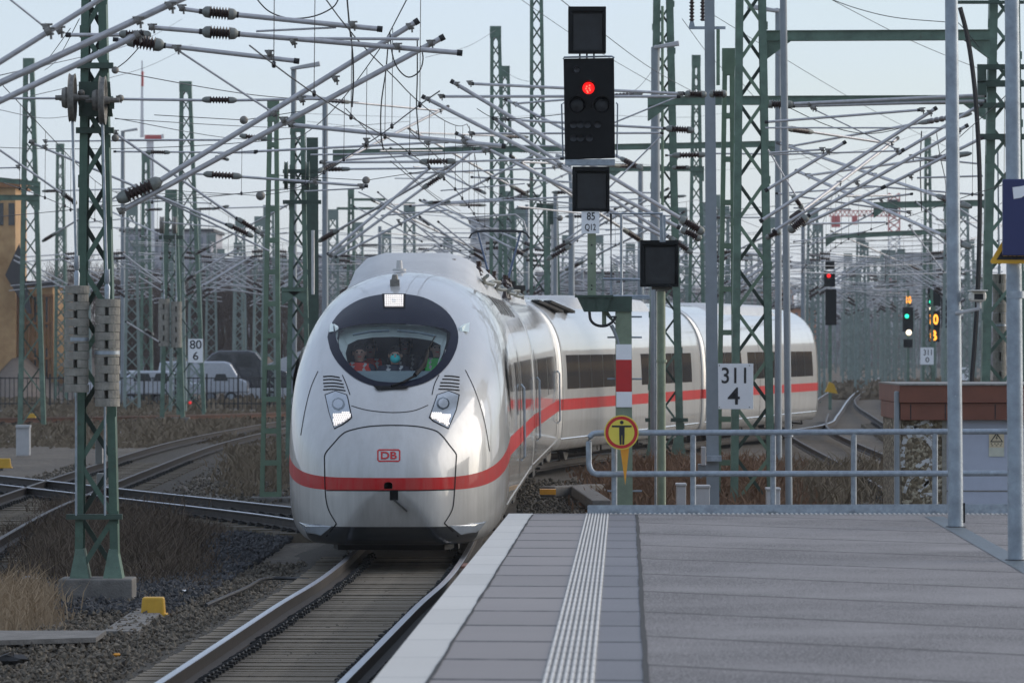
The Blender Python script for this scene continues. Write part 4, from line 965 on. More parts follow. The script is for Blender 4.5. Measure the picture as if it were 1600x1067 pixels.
arm('thin level tube above the green beam left of centre', 82, [(398, 237, 700, 222, .04)], (), ((570, 228), (667, 224)))
arm('pair of tubes meeting a dark insulator over the green beam', 84, [(500, 254, 668, 253, .042), (485, 242, 760, 238, .03), (705, 253, 880, 248, .036), (540, 250, 755, 236, .034)], ((655, 253, 712, 252, .055),), ((505, 254), (756, 236)))
arm('tube with ribbed insulator ending in a drop bracket left of centre', 83, [(305, 272, 330, 273, .03), (372, 276, 574, 291, .045), (475, 299, 570, 294, .025)], ((318, 272, 378, 276, .062),), ((491, 283), (563, 291)))
arm('steep tube falling right from the near left mast to the ladder mast', 86, [(178, 207, 372, 343, .045), (178, 219, 350, 219, .035)], ((370, 341, 408, 365, .05),), ((180, 207), (408, 366)))
arm('long tube falling right behind the near left mast, lower of two', 92, [(46, 222, 356, 352, .045), (240, 305, 420, 392, .035)], ((354, 350, 396, 370, .055),), ((50, 222), (70, 230)))
arm('short tube falling right at the left edge towards a brown insulator', 100, [(-10, 228, 99, 304, .045), (-10, 263, 30, 262, .03)], ((97, 302, 120, 319, .06),), ((28, 261),))
arm('thin level tube below the cap plate of the left lattice mast', 110, [(68, 221, 352, 219, .035), (178, 237, 400, 239, .04)], ((228, 237.5, 266, 238.5, .05),), ((70, 221), (357, 238)))
arm('tube with dark insulator pointing at the ladder mast top', 105, [(340, 240, 398, 236, .03), (405, 213, 440, 218, .03)], ((374, 212, 420, 218, .06), (336, 245, 358, 250, .04)), ())
arm('upper of two long tubes falling right to the broad grey pole', 86, [(705, 127, 1066, 343, .068), (736, 131, 1072, 147, .05)], ((1062, 341, 1100, 364, .085), (1070, 147, 1104, 148, .07)), ((713, 132), (733, 130), (885, 238), (1063, 147)))
arm('lower of two long tubes falling right behind the main signal', 87, [(660, 151, 1062, 356, .068), (691, 151, 1062, 151, .05)], ((1064, 358, 1096, 374, .075), (1108, 147, 1136, 147, .075)), ((668, 155), (688, 151), (874, 259)))
arm('thinner falling tube between the signal and the lower black signal', 92, [(770, 184, 1046, 371, .062), (792, 187, 1040, 201, .046), (930, 204, 1062, 150, .03)], ((1046, 371, 1082, 396, .06), (1040, 201, 1085, 204, .07)), ((774, 186), (787, 186), (1046, 372)))
arm('lowest falling tube starting above the twin lattice masts', 94, [(712, 208, 1040, 372, .062), (738, 209, 1036, 208, .04), (940, 305, 1036, 210, .03)], (), ((722, 214), (735, 209), (763, 235)))
arm('level insulator arm between the splayed mast and the broad pole', 118, [(1100, 240, 1200, 241, .04), (1040, 243, 1056, 243, .04)], ((1050, 243, 1104, 242, .075), (1050, 262, 1078, 262, .06)), ())
arm('pair of bluish tubes rising right above the train cab', 112, [(512, 398, 672, 262, .068), (516, 401, 664, 292, .062), (690, 275, 742, 234, .06)], ((660, 295, 694, 272, .065),), ((515, 398), (690, 274)))
arm('single tube rising right from the cab roof to the twin masts', 116, [(524, 402, 764, 279, .055), (764, 279, 838, 240, .05)], (), ((625, 350), (760, 281)))
arm('level tubes crossing just above the pantograph', 122, [(640, 322, 902, 307, .045), (736, 277, 898, 285, .045), (640, 271, 882, 262, .045), (800, 310, 898, 318, .04)], ((668, 317, 704, 315, .05),), ((830, 280), (893, 308), (865, 262)))
arm('falling tube pair reaching the insulator left of the pantograph', 125, [(655, 338, 736, 394, .05), (684, 346, 742, 392, .042), (560, 300, 660, 345, .035)], ((734, 392, 762, 410, .055),), ((622, 345),))
arm('falling thin tubes behind the cab roof', 150, [(590, 300, 690, 385, .045), (552, 322, 660, 378, .04), (612, 330, 720, 392, .045), (640, 360, 735, 402, .04)], ((655, 340, 672, 352, .06),), ())
arm('tube rising right behind the signal name plate', 128, [(890, 383, 962, 326, .055), (880, 378, 950, 330, .045)], ((854, 406, 892, 384, .075),), ((920, 360),))
arm('curved steady arm tube above the pantograph', 114, [(720, 341, 805, 335, .035), (805, 335, 818, 345, .035), (818, 345, 823, 362, .035), (688, 298, 820, 287, .03)], (), ((826, 290),))
arm('tube rising right past the thin grey pole, cap highest', 86, [(1188, 346, 1463, 169, .062), (1196, 191, 1438, 172, .045)], (), ((1452, 176), (1440, 172)))
arm('short tube rising right with black cap beside the thin grey pole', 88, [(1196, 298, 1321, 222, .058), (1202, 239, 1284, 234, .035), (1202, 242, 1400, 236, .03)], (), ((1293, 236), (1284, 234)))
arm('tube rising right whose black cap lies behind the thin lamp post', 89, [(1262, 338, 1512, 196, .062), (1196, 200, 1500, 200, .03)], ((1232, 362, 1262, 338, .09),), ((1497, 204), (1338, 286)))
arm('longest tube rising right to the right lattice mast', 91, [(1208, 362, 1412, 234, .055), (1404, 240, 1534, 163, .06), (1270, 170, 1412, 238, .025)], ((1196, 372, 1220, 362, .06),), ((1400, 235), (1272, 169)))
arm('lowest tube rising right to the right lattice mast', 92, [(1254, 352, 1380, 293, .06), (1380, 293, 1536, 215, .06), (1433, 278, 1536, 275, .035), (1430, 246, 1530, 256, .035)], (), ((1422, 276), (1424, 245)))
arm('two thick grey tubes lying along the second green beam', 100, [(1236, 163, 1542, 149, .075), (1238, 166, 1542, 158, .065)], ((1196, 163, 1240, 164, .09),), ((1264, 163), (1268, 169)))
arm('thin sagging tubes under the rising tubes on the right', 108, [(1212, 302, 1420, 332, .04), (1348, 290, 1536, 305, .04), (1330, 316, 1426, 303, .045), (1240, 325, 1330, 327, .035)], (), ((1376, 313), (1420, 332)))
arm('small falling rod pair left of the thin grey pole', 90, [(1200, 234, 1240, 300, .03), (1240, 300, 1258, 330, .035)], ((1238, 305, 1254, 326, .05),), ())
arm('falling pale tubes behind the thin lamp post', 175, [(1420, 342, 1490, 390, .06), (1430, 315, 1492, 362, .06), (1498, 325, 1534, 350, .06), (1500, 340, 1530, 358, .05), (1420, 352, 1475, 425, .05)], (), ((1422, 352),))
arm('rising tube under the pink crane jib', 165, [(1262, 385, 1365, 333, .05), (1240, 378, 1352, 362, .04)], (), ((1350, 337),))
arm('grey tube pair rising right beside the short mast', 190, [(302, 430, 372, 388, .07), (318, 447, 392, 402, .07)], ((288, 440, 306, 428, .09),), ((372, 388),))
arm('tube falling right behind the near left weight stack', 190, [(190, 395, 254, 444, .07), (182, 408, 254, 430, .05), (196, 502, 250, 535, .06)], ((226, 515, 240, 524, .08),), ())
arm('level tube with red tipped insulator by the short mast', 185, [(251, 347, 345, 355, .05), (225, 313, 330, 318, .045)], ((226, 328, 254, 327, .06), (330, 327, 358, 322, .06)), ((252, 347),))

def mast_arm(label, x, D, side, z0, L, dy=0.0, rise=1.7):
    X = W(x, 0, D).x; t = thing('cantilever_arm', label, 'overhead line arm', (X, D, z0), group='grey overhead line cantilever arms'); s_ = side
    b = Vector((X+s_*.25, D-.2, z0)); tip = Vector((X+s_*L, D-.2+dy, z0+rise)); tp = Vector((X+s_*.25, D-.2, z0+rise+.1)); u = (tip-b)
    n = part(t, MB().cyl(b+u*.16, b+u*1.06, .034, n=10), 'tube', 'tube', True); part(n, MB().cyl(b+u*1.05, b+u*1.075, .04, n=10), 'end_plug', 'black')
    part(t, MB().cyl(tp+(tip-tp)*.25, tip, .026, n=8), 'tube', 'tube', True); part(t, MB().cyl(b+u*.5-Vector((0, 0, .25)), b+u*1.02-Vector((0, 0, rise*.5+.2)), .02, n=8), 'steady_arm', 'tube', True)
    insul_set(t, b, b+u*.17, .07, 6); insul_set(t, tp, tp+(tip-tp)*.26, .06, 6); clamp(t, tip, .05); clamp(t, b+u*.5, .04)
for a_ in (('arm reaching left from the tall mast behind the pantograph, upper one', 838, 158, -1, 7.3, 3.6, -6), ('arm reaching left from the tall mast behind the pantograph, lower one', 838, 157, -1, 5.4, 3.4, 3), ('arm reaching right from the tall mast behind the pantograph', 850, 158, 1, 5.6, 3.5, -3),
           ('arm reaching left from the taller twin mast', 770, 188, -1, 6.0, 4.0, -5), ('arm reaching left from the taller twin mast, higher one', 770, 187, -1, 8.2, 3.6, 4), ('arm reaching right from the shorter twin mast', 796, 200, 1, 6.2, 4.2, -6), ('arm reaching right from the shorter twin mast, higher one', 796, 199, 1, 8.4, 3.8, 2),
           ('arm reaching right from the pulley block mast', 482, 128, 1, 5.3, 3.5, -4), ('arm reaching right from the pulley block mast, higher one', 482, 127, 1, 7.0, 3.2, 4), ('arm reaching left from the splayed mast', 1020, 123, -1, 5.2, 3.2, -6), ('arm reaching left from the splayed mast, higher one', 1020, 122, -1, 6.9, 3.3, 3),
           ('arm reaching right from the slender distant mast', 1092, 190, 1, 5.6, 3.6, -4), ('arm reaching left from the slender distant mast', 1082, 190, -1, 6.4, 3.9, 5), ('arm reaching right from the wide lattice mast', 1204, 96, 1, 5.0, 2.6, 5), ('arm reaching right from the cap plate mast at the left', 296, 205, 1, 6.3, 4.2, -8), ('arm reaching left from the cap plate mast at the left', 284, 205, -1, 6.8, 4.0, 5),
           ('arm reaching right from the slim mast by the brick building', 56, 184, 1, 6.4, 3.8, -6), ('arm reaching right from the far T shaped mast', 552, 255, 1, 5.8, 4.5, -8), ('arm reaching left from the far T shaped mast', 545, 255, -1, 6.6, 4.2, 8), ('arm reaching right from the mast under the signal arm', 872, 172, 1, 5.2, 3.8, -5), ('arm reaching left from the mast under the signal arm', 856, 172, -1, 5.9, 4.0, 6),
           ('arm reaching left from the far mast near the right lamp post', 1446, 260, -1, 6.4, 5.0, -8), ('arm reaching right from the far mast near the right lamp post', 1454, 260, 1, 7.2, 4.5, 8), ('arm reaching left from the right lattice mast, low one', 1536, 98, -1, 4.6, 2.8, 10), ('arm reaching left from the right lattice mast, lower than the camera beam', 1536, 99, -1, 5.4, 3.0, 14)): mast_arm(*a_)

# small fittings that hang in the tangle
for x, y, D, l in ((381, 188, 78, 'round black ball on a thin wire left of centre'), (407, 306, 98, 'dark ball weight by the ladder mast'), (572, 282, 84, 'brown ball on a wire above the cab'), (875, 341, 150, 'brown ball on a wire beside the signal plate')):
    o = MB().sphere(W(x, y, D), .065 if D < 90 else .09, 12, 8).build('counter_ball', M['fit'], smooth=True); tag(o, l, 'wire ball', 'small balls on the overhead wires')
    wire('thin wire holding the '+l.split(' on')[0].split(' by')[0]+' near %s' % ('the cab' if x == 572 else 'the signal' if x > 800 else 'the ladder mast' if x == 407 else 'the left mast'), [W(x-140, y-8, D), W(x, y, D), W(x+90, y-14, D)], .006)
# ---------------------------------------------------------------- overhead wires
def along(P, n=40):
    return catmull([(x, y, 0) for x, y in P], 12)
def xat(P, y):
    for (x0, y0), (x1, y1) in zip(P, P[1:]):
        if y0 <= y <= y1: return x0+(x1-x0)*(y-y0)/(y1-y0)
    return P[-1][0]
def catenary(P, y0, y1, span, zc=5.35, zm=6.9, what='the main track', dx=0.0, r=.0075):
    """contact wire, messenger wire with sag, droppers over one track"""
    ys = [y0+(y1-y0)*i/48 for i in range(49)]
    zmf = lambda y: zm-.75*(1-(((y-y0) % span)/span*2-1)**2)
    wire('contact wire over '+what, [(xat(P, y)+dx+.2*math.sin(y*.09), y, zc) for y in ys], r)
    wire('sagging messenger wire over '+what, [(xat(P, y)+dx+.2*math.sin(y*.09), y, zmf(y)) for y in ys], r)
    y = y0+3
    k = 0
    while y < min(y1, y0+110):
        x = xat(P, y)+dx+.2*math.sin(y*.09)
        o = MB().path([(x, y, zc), (x+.01, y, zmf(y))], .0042, 4); o.cyl((x, y-.02, zc+.02), (x, y+.02, zc-.02), .02, n=6)
        tag(o.build('dropper', M['wire'], loc=(x, y, zc)), 'thin vertical dropper between contact wire and messenger wire over '+what, 'dropper wire', 'droppers over '+what)
        y += 5.5; k += 1
MP = [(x-.0, y) for x, y in MAIN]
catenary(MP, 44, 160, 52)
catenary([(-8.3, 80), (-8.75, 112), (-8.8, 143), (-7.9, 171), (-6.2, 200), (-3, 240)], 82, 230, 60, what='the left track')
catenary([(-14.5, 116), (-7.6, 96), (-3.75, 84.8), (-1.4, 62), (0.5, 40)][::-1], 52, 115, 55, what='the skew connecting track')
catenary([(7.9, 64), (7.75, 90), (8.35, 118), (8.95, 148), (9.7, 170), (11.6, 200), (18, 300)], 80, 290, 60, what='the right track')
catenary([(12.2, 100), (12.6, 150), (14.2, 190), (17.5, 250), (25, 340)], 110, 330, 60, what='the far right track')
# loose black loops and slack cables in the upper centre
def slack(label, pts, D, r=.009, m='black', name='slack_cable'):
    P = catmull([W(x, y, D) for x, y in pts], 7); wire(label, P, r, m, name, 'slack black cables', 'cable', 6)
slack('black cable sagging in a loop below the upper insulator tubes', [(398, -5), (420, 18), (452, 29), (490, 26), (520, 12), (530, -4)], 60)
slack('black cable hanging straight down left of the long tube pair', [(542, -5), (546, 40), (551, 85), (552, 130), (550, 168)], 60, .011)
slack('black cable loop drooping between the two capped tube ends', [(609, 50), (613, 85), (622, 108), (638, 121), (655, 112), (661, 92), (657, 72)], 60.4)
slack('black cable bowing left between the tube ends and the contact wire', [(607, 60), (603, 110), (596, 160), (595, 205), (599, 235)], 62)
slack('black cable hanging from the second tube end to the contact wire', [(652, 60), (652, 120), (651, 170), (655, 218)], 62)
slack('thick black hose running down beside the right lattice mast', [(1500, 12), (1512, 60), (1522, 130), (1528, 210), (1531, 300), (1529, 420), (1524, 520), (1517, 610)], 90, .045, name='black_hose')
slack('black cable sagging below the level tube on the right', [(1232, 168), (1290, 195), (1340, 208), (1380, 207), (1425, 195)], 90, .008)
slack('drooping black cable pair entering at the top right', [(1290, -4), (1340, 14), (1400, 28), (1480, 35), (1497, 36), (1530, 75)], 95, .008)
slack('black tail cable hanging by the far right dropper', [(1463, 205), (1468, 240), (1478, 290), (1474, 330)], 110, .01)
slack('black tail cable under the topmost capped tube on the right', [(1440, 205), (1438, 260), (1440, 330)], 110, .014)
slack('drooping jumper cable behind the main signal', [(745, 170), (770, 184), (800, 186), (850, 182), (885, 178)], 84, .007)
ob = 0
for (x0, y0, x1, y1, D, D2, l) in (
    (110, 45, 40, 118, 70, 120, 'thin stay wire falling left behind the near left mast top'), (124, 30, 70, 110, 70, 120, 'second stay wire falling left behind the near left mast top'),
    (183, 112, 560, 160, 62, 80, 'taut wire leaving the near left mast to the right'), (217, 75, 181, 108, 60, 61, 'short stay between the insulator and the near left mast'),
    (180, 186, 640, 190, 75, 130, 'level wire through the round black ball'), (180, 185, 470, 216, 70, 120, 'wire sloping gently right from the wheel plate'),
    (0, 118, 285, 30, 60, 200, 'taut wire rising from the left edge'), (50, 150, 300, 70, 80, 190, 'wire rising to the flat cap mast'),
    (800, -10, 1020, 130, 110, 123, 'anchor wire running from the top centre to the splayed mast'), (870, -5, 1095, 150, 75, 120, 'wire crossing behind the upper signal box'),
    (665, 90, 775, 47, 120, 188, 'anchor wire to the taller twin mast'), (783, 108, 842, 130, 200, 160, 'short anchor wire right of the shorter twin mast'),
    (980, 150, 1020, 110, 110, 122, 'curved looking wire beside the lamp arm'), (1066, 30, 1140, 118, 100, 120, 'wire passing behind the broad grey pole'),
    (1290, -5, 1535, 110, 95, 110, 'wire falling right below the topmost beam'), (1100, 15, 1500, 240, 100, 160, 'long wire falling right across the sky on the right'),
    (1240, 235, 1540, 380, 120, 200, 'faint wire falling right under the short capped tube'), (1195, 255, 1450, 205, 120, 200, 'faint wire rising right under the level tubes'),
    (0, 172, 120, 180, 90, 120, 'faint level wire at the left edge'), (180, 300, 470, 290, 90, 140, 'faint level wire by the ladder mast'),
    (480, 190, 820, 212, 150, 260, 'faint far wire below the long tube'), (480, 178, 900, 176, 150, 260, 'faint level far wire in the centre'),
    (940, 180, 1160, 172, 150, 260, 'faint far wire right of the signal'), (940, 250, 1200, 262, 150, 260, 'faint far wire beside the splayed mast'),
    (610, 252, 760, 350, 66, 130, 'wire falling right from the droppers to the pantograph'), (640, 205, 800, 330, 66, 140, 'second wire falling right to the pantograph'),
    (540, 170, 720, 330, 66, 140, 'wire falling right through the rising tube pair'), (1130, 90, 1200, 170, 97, 120, 'anchor wire from the ladder mast cap')):
    a, b = W(x0, y0, D), W(x1, y1, D2); mid = (a+b)/2-Vector((0, 0, .02*(b-a).length**.5)); wire(l, catmull([a, mid, b], 8), .0065)

# ---------------------------------------------------------------- far field of masts (small, blurred)
def far_proto(kind):
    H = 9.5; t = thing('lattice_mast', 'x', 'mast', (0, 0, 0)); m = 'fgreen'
    if kind != 3:
        for s_ in (-1, 1): part(t, MB().hexa([(s_*.34-.07, -.15, 0), (s_*.34+.07, -.15, 0), (s_*.34+.07, .15, 0), (s_*.34-.07, .15, 0)], [(s_*.2-.06, -.12, H), (s_*.2+.06, -.12, H), (s_*.2+.06, .12, H), (s_*.2-.06, .12, H)]), 'leg', m)
        for sy in (-1, 1):
            mb = MB(); z = .2; k = 0 if sy < 0 else 1
            while z < H-.5:
                w0 = .34-.14*z/H; w1 = .34-.14*(z+.6)/H; s_ = 1 if k % 2 else -1; mb.bar((s_*w0, sy*.12, z), (-s_*w1, sy*.12, z+.6), .012, .06); z += .6; k += 1
            part(t, mb, 'lacing', m)
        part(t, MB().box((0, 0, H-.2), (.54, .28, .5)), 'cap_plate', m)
    else:
        part(t, MB().cyl((0, 0, 0), (0, 0, H), .14, .09, 12), 'pole', 'pole', True)
    for s_ in ((-1,) if kind == 0 else (1,) if kind in (1, 3) else (-1, 1)):
        for yo, dz in ((0, 0), (.9, .25)):
            part(t, MB().cyl((s_*.3, yo, 5.3+dz), (s_*3.1, yo, 7.0+dz), .035, n=8), 'cantilever_tube', 'tube', True); part(t, MB().cyl((s_*.3, yo, 7.1+dz), (s_*2.9, yo, 6.9+dz), .028, n=8), 'cantilever_tube', 'tube', True)
            part(t, MB().cyl((s_*1.1, yo, 5.75+dz), (s_*3.3, yo, 5.5+dz), .025, n=8), 'steady_arm', 'tube', True)
            mb = MB(); insul(mb, Vector((s_*.3, yo, 7.1+dz)), Vector((s_*.85, yo, 7.06+dz)), .09, 5); part(t, mb, 'insulator', 'ins', True); mb = MB(); insul(mb, Vector((s_*.3, yo, 5.3+dz)), Vector((s_*.75, yo, 5.58+dz)), .09, 5); part(t, mb, 'insulator', 'ins', True)
    return t
PROTO = [far_proto(k) for k in range(4)]
rr = random.Random(5)
FAR = []
def far(x, D, kind, sc=1.0, lab=None):
    o = PROTO[kind]; c = copy_tree(o); s_ = sc*rr.uniform(.93, 1.08)
    c.location = (W(x, 0, D).x, D, -.3); c.scale = (s_*rr.choice((1, 1, 1.1)), s_, s_); c.rotation_euler = (0, 0, rr.uniform(-.12, .12))
    zone = 'beyond the left tracks' if x < 460 else 'behind the train roof' if x < 1000 else 'beyond the right tracks'
    fin = 'round grey pole' if kind == 3 else 'green lattice mast'
    arms = {0: 'arms reaching left', 1: 'arms reaching right', 2: 'arms on both sides', 3: 'arms reaching right'}[kind]
    dist = 'blurred' if D < 330 else 'tiny blurred'
    tag(c, f'{dist} {fin} with {arms} {zone}', 'mast', f'{dist} {fin}s with {arms} {zone}'); FAR.append(c)
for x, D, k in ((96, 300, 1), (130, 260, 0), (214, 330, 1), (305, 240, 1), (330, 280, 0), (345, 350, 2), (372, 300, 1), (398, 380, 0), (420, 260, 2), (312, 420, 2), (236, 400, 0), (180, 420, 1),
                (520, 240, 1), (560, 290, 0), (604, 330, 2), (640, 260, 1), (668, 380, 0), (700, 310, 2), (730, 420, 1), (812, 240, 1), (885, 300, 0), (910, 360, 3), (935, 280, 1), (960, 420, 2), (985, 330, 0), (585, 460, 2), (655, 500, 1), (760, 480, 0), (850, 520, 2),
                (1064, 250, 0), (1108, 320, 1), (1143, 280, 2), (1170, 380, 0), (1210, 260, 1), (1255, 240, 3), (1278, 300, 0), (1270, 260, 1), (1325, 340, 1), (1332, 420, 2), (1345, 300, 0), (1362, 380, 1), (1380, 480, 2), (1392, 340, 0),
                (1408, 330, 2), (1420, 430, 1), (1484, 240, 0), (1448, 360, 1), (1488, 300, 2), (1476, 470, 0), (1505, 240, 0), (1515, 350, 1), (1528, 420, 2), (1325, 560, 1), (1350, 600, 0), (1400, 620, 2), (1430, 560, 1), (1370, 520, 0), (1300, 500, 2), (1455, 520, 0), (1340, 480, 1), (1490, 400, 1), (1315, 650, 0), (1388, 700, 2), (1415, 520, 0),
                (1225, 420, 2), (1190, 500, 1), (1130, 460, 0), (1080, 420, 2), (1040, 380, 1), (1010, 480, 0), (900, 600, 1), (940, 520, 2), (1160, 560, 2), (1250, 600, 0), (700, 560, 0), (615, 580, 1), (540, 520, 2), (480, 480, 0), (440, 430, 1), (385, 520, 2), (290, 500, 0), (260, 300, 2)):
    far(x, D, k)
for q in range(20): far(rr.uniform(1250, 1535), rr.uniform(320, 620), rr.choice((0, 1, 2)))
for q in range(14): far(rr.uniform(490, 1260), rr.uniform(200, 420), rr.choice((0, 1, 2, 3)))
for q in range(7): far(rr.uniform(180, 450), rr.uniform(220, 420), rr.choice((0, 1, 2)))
for p in PROTO:
    for ch in list(p.children): bpy.data.objects.remove(ch)
    bpy.data.objects.remove(p)
k = 0
for D in (210, 240, 270, 300, 330, 360, 400, 450, 500, 560, 620):
    for x0, x1 in ((190, 460), (500, 760), (640, 1000), (1000, 1290), (1220, 1460), (1280, 1540)):
        for q in range(4):
            z = rr.uniform(5.4, 8.2); y = 533.5-(z-CAMZ)*F/D; a, b = W(x0+rr.uniform(-30, 30), y, D), W(x1+rr.uniform(-30, 30), y+rr.uniform(-16, 16), D*rr.uniform(.9, 1.25))
            zone = 'far left' if x1 < 470 else 'centre above the train' if x1 < 1010 else 'far right'
            o = MB().path(catmull([a, (a+b)/2-Vector((0, 0, .12)), b], 5), .013, 4).build('span_wire', M['tube'] if k % 4 else M['wire'], loc=a); k += 1
            tag(o, f'thin blurred grey wire in the distant tangle at the {zone}', 'wire', f'blurred wires at the {zone}')
M['tri'] = mat('triangle_yellow', (.78, .42, .02), .4, var=.05); M['graf'] = mat('graffiti_paint', (.5, .5, .5), .7, var=.25, scale=20); M['cream'] = mat('cream_label', (.6, .5, .33), .5); M['cream2'] = mat('pale_label', (.55, .55, .45), .5)
# ---------------------------------------------------------------- lettering
def letters(txt, x0, x1, y0, y1, D, parent, m='ink', name='lettering', bold=.01, th=.004, flip=None):
    v, f = text_mesh(txt, bold); cx, cy, w, h = (x0+x1)/2, (y0+y1)/2, x1-x0, y1-y0
    MB().add([W(cx+u*w, cy-q*h, D) for u, q in v], f).build(name, M[m], parent)
def plate(x0, x1, y0, y1, D, th=.012):
    a, b, c, d = W(x0, y1, D), W(x1, y1, D), W(x1, y0, D), W(x0, y0, D); return MB().prism([a, b, c, d], (0, th, 0))
# ---------------------------------------------------------------- main signal
DS = 70
sg = thing('railway_signal', 'tall main signal with one red light lit and black boxes on a green post', 'signal', W(975, 800, DS))
mb = MB()
for y in (-.11, .11): mb.hexa([W(963, 850, DS)+Vector((0, y-.01, 0)), W(988.5, 850, DS)+Vector((0, y-.01, 0)), W(988.5, 850, DS)+Vector((0, y+.01, 0)), W(963, 850, DS)+Vector((0, y+.01, 0))], [W(961.5, 466, DS)+Vector((0, y-.01, 0)), W(986.5, 466, DS)+Vector((0, y-.01, 0)), W(986.5, 466, DS)+Vector((0, y+.01, 0)), W(961.5, 466, DS)+Vector((0, y+.01, 0))])
mb2 = MB().hexa([W(973, 850, DS)+Vector((0, -.1, 0)), W(977, 850, DS)+Vector((0, -.1, 0)), W(977, 850, DS)+Vector((0, .1, 0)), W(973, 850, DS)+Vector((0, .1, 0))], [W(972, 466, DS)+Vector((0, -.1, 0)), W(976, 466, DS)+Vector((0, -.1, 0)), W(976, 466, DS)+Vector((0, .1, 0)), W(972, 466, DS)+Vector((0, .1, 0))])
mb.add(mb2.v, mb2.f); part(sg, mb, 'column', 'postgreen')
a = [W(902, 464, DS-.22), W(955, 464, DS-.22), W(948, 487, DS-.22), W(913, 487, DS-.22)]
mb = MB().prism(a, (0, .44, 0)); mb.box((a[0]+a[1])/2+Vector((0, .22, .01)), (.52, .5, .03))
for x in (915, 931, 946): mb.box(W(x, 475, DS-.225), (.012, .02, .17))
part(sg, mb, 'bracket_arm', 'dgreen'); part(sg, plate(948, 987.5, 463, 487, DS-.16, .32), 'bracket_head', 'dgreen')
part(sg, MB().hexa([W(940, 486, DS), W(950, 486, DS), W(950, 486, DS+.04), W(940, 486, DS+.04)], [W(962, 505, DS), W(966, 512, DS), W(966, 512, DS+.04), W(962, 505, DS+.04)]).box(W(944, 498, DS), (.06, .06, .2)), 'brace', 'postgreen')
part(sg, MB().path(catmull([W(x, y, DS-.2) for x, y in ((921, 487), (923, 500), (932, 508), (946, 509), (957, 503), (962, 494))], 6), .02, 7), 'cable', 'black', True)
part(sg, MB().path(catmull([W(x, y, DS-.1) for x, y in ((955, 508), (962, 522), (967, 540), (968, 560))], 6), .028, 7), 'cable', 'pole', True)
part(sg, MB().box(W(924.5, 410, DS), (.115, .1, (470-326)/F*DS)), 'upper_post', 'postgreen')
mb = MB()
for y in (383, 412, 446, 452): mb.cyl(W(924.5, y, DS-.052), W(924.5, y, DS-.06), .012, n=8)
part(sg, mb, 'bolt_holes', 'ink')
for y in (495, 527, 592, 767): part(sg, MB().cyl(W(949, y, DS), W(1003, y, DS), .014, n=6), 'step_rung', 'gal')
def sigbox(parent, x0, x1, y0, y1, D, name='indicator_box', hood=True, dep=.3):
    b = part(parent, plate(x0, x1, y0, y1, D, dep), name, 'sigblack', bevel=.012)
    w = (x1-x0); h = y1-y0
    part(b, plate(x0+w*.13, x1-w*.1, y0+h*.14, y1-h*.06, D-.006, .004), 'front_pane', 'pane', bevel=.002)
    for xa, xb, ya, yb in ((x0, x1, y0-1.5, y0+h*.08), (x0, x0+w*.1, y0+h*.08, y1), (x1-w*.07, x1, y0+h*.08, y1), (x0, x1, y1-h*.045, y1)):
        part(b, plate(xa, xb, ya, yb, D-.09, .1), 'hood', 'sigblack', bevel=.006)
    dots = MB()
    for k in range(22):
        q = math.pi*(.05+.9*k/21) if parent is not sg else None
        if q: p = W((x0+x1)/2+w*.27*math.cos(q), y0+h*.5+h*.33*math.sin(q), D-.007); dots.box(p, (.006, .004, .006))
    if dots.v: part(b, dots, 'lamp_dots', 'lens')
    return b
M['pane'] = mat('indicator_pane', (.009, .011, .014), .3, var=.6, scale=7, spec=.35)
sigbox(sg, 888, 947, 12, 83, DS-.1); sigbox(sg, 894.5, 952.5, 262, 330, DS-.1)
mb = MB()
for x in (906, 917, 928): mb.cyl(W(x, 82, DS), W(x, 94, DS), .014, n=6)
part(sg, mb, 'mounting_bolts', 'sigblack'); part(sg, MB().path([W(x, y, DS-.14) for x, y in ((880, 93), (881, 90), (956, 88.5), (960, 91))], .014, 6), 'cover_rail', 'gal')
tq = [W(880.5, 92, DS-.12), W(959.5, 91, DS-.12), W(961, 247, DS-.12), W(883, 249, DS-.12)]
scr = part(sg, MB().prism(list(reversed(tq)), (0, .14, 0)), 'signal_screen', 'sigblack', bevel=.01)
def hooded(x, y, r, lit=None):
    c = W(x, y, DS-.125); mb = MB(); n = 16
    rows = []
    for k in range(n+1):
        q = math.pi*(-.08+1.16*k/n); dx, dz = math.cos(q), math.sin(q); rows.append([c+Vector((dx*r, .005, dz*r)), c+Vector((dx*r*.98, -.22+.1*abs(dx), dz*r*.98)), c+Vector((dx*r*.90, -.22+.1*abs(dx), dz*r*.90)), c+Vector((dx*r*.92, .005, dz*r*.92))])
    mb.grid(rows); h = part(scr, mb, 'lamp_hood', 'sigblack', True)
    part(scr, MB().lathe(c+Vector((0, .004, 0)), c-Vector((0, .03, 0)), [(0, r*.8), (.6, r*.7), (1, r*.2)], 18), 'lamp_lens', lit or 'pane', True)
M['redlamp'] = mat('red_lamp_lit', (.8, .02, .02), .3, emit=(1, .012, .012), estr=.75, var=.3, scale=25); M['redcore'] = mat('red_lamp_core', (.9, .1, .06), .3, emit=(1, .12, .07), estr=1.6)
hooded(919.5, 138, .105, 'redlamp'); 
mb = MB()
for dx, dy in ((-.02, .03), (.02, .045), (-.03, 0), (.015, .005), (-.015, -.03), (.025, -.02), (-.005, -.05)): mb.sphere(W(919, 139, DS-.155)+Vector((dx, 0, dy)), .012, 7, 5)
part(scr, mb, 'lamp_core', 'redcore')
hooded(902, 165, .13); hooded(940, 165, .13)
for row, xs in ((195, (896, 907, 918, 934)), (216, (896, 907, 921))):
    for x in xs: part(scr, MB().lathe(W(x, row, DS-.125), W(x, row, DS-.16), [(0, .05), (1, .05), (.7, .035), (.7, .005)], 12), 'small_lamp', 'pane', True)
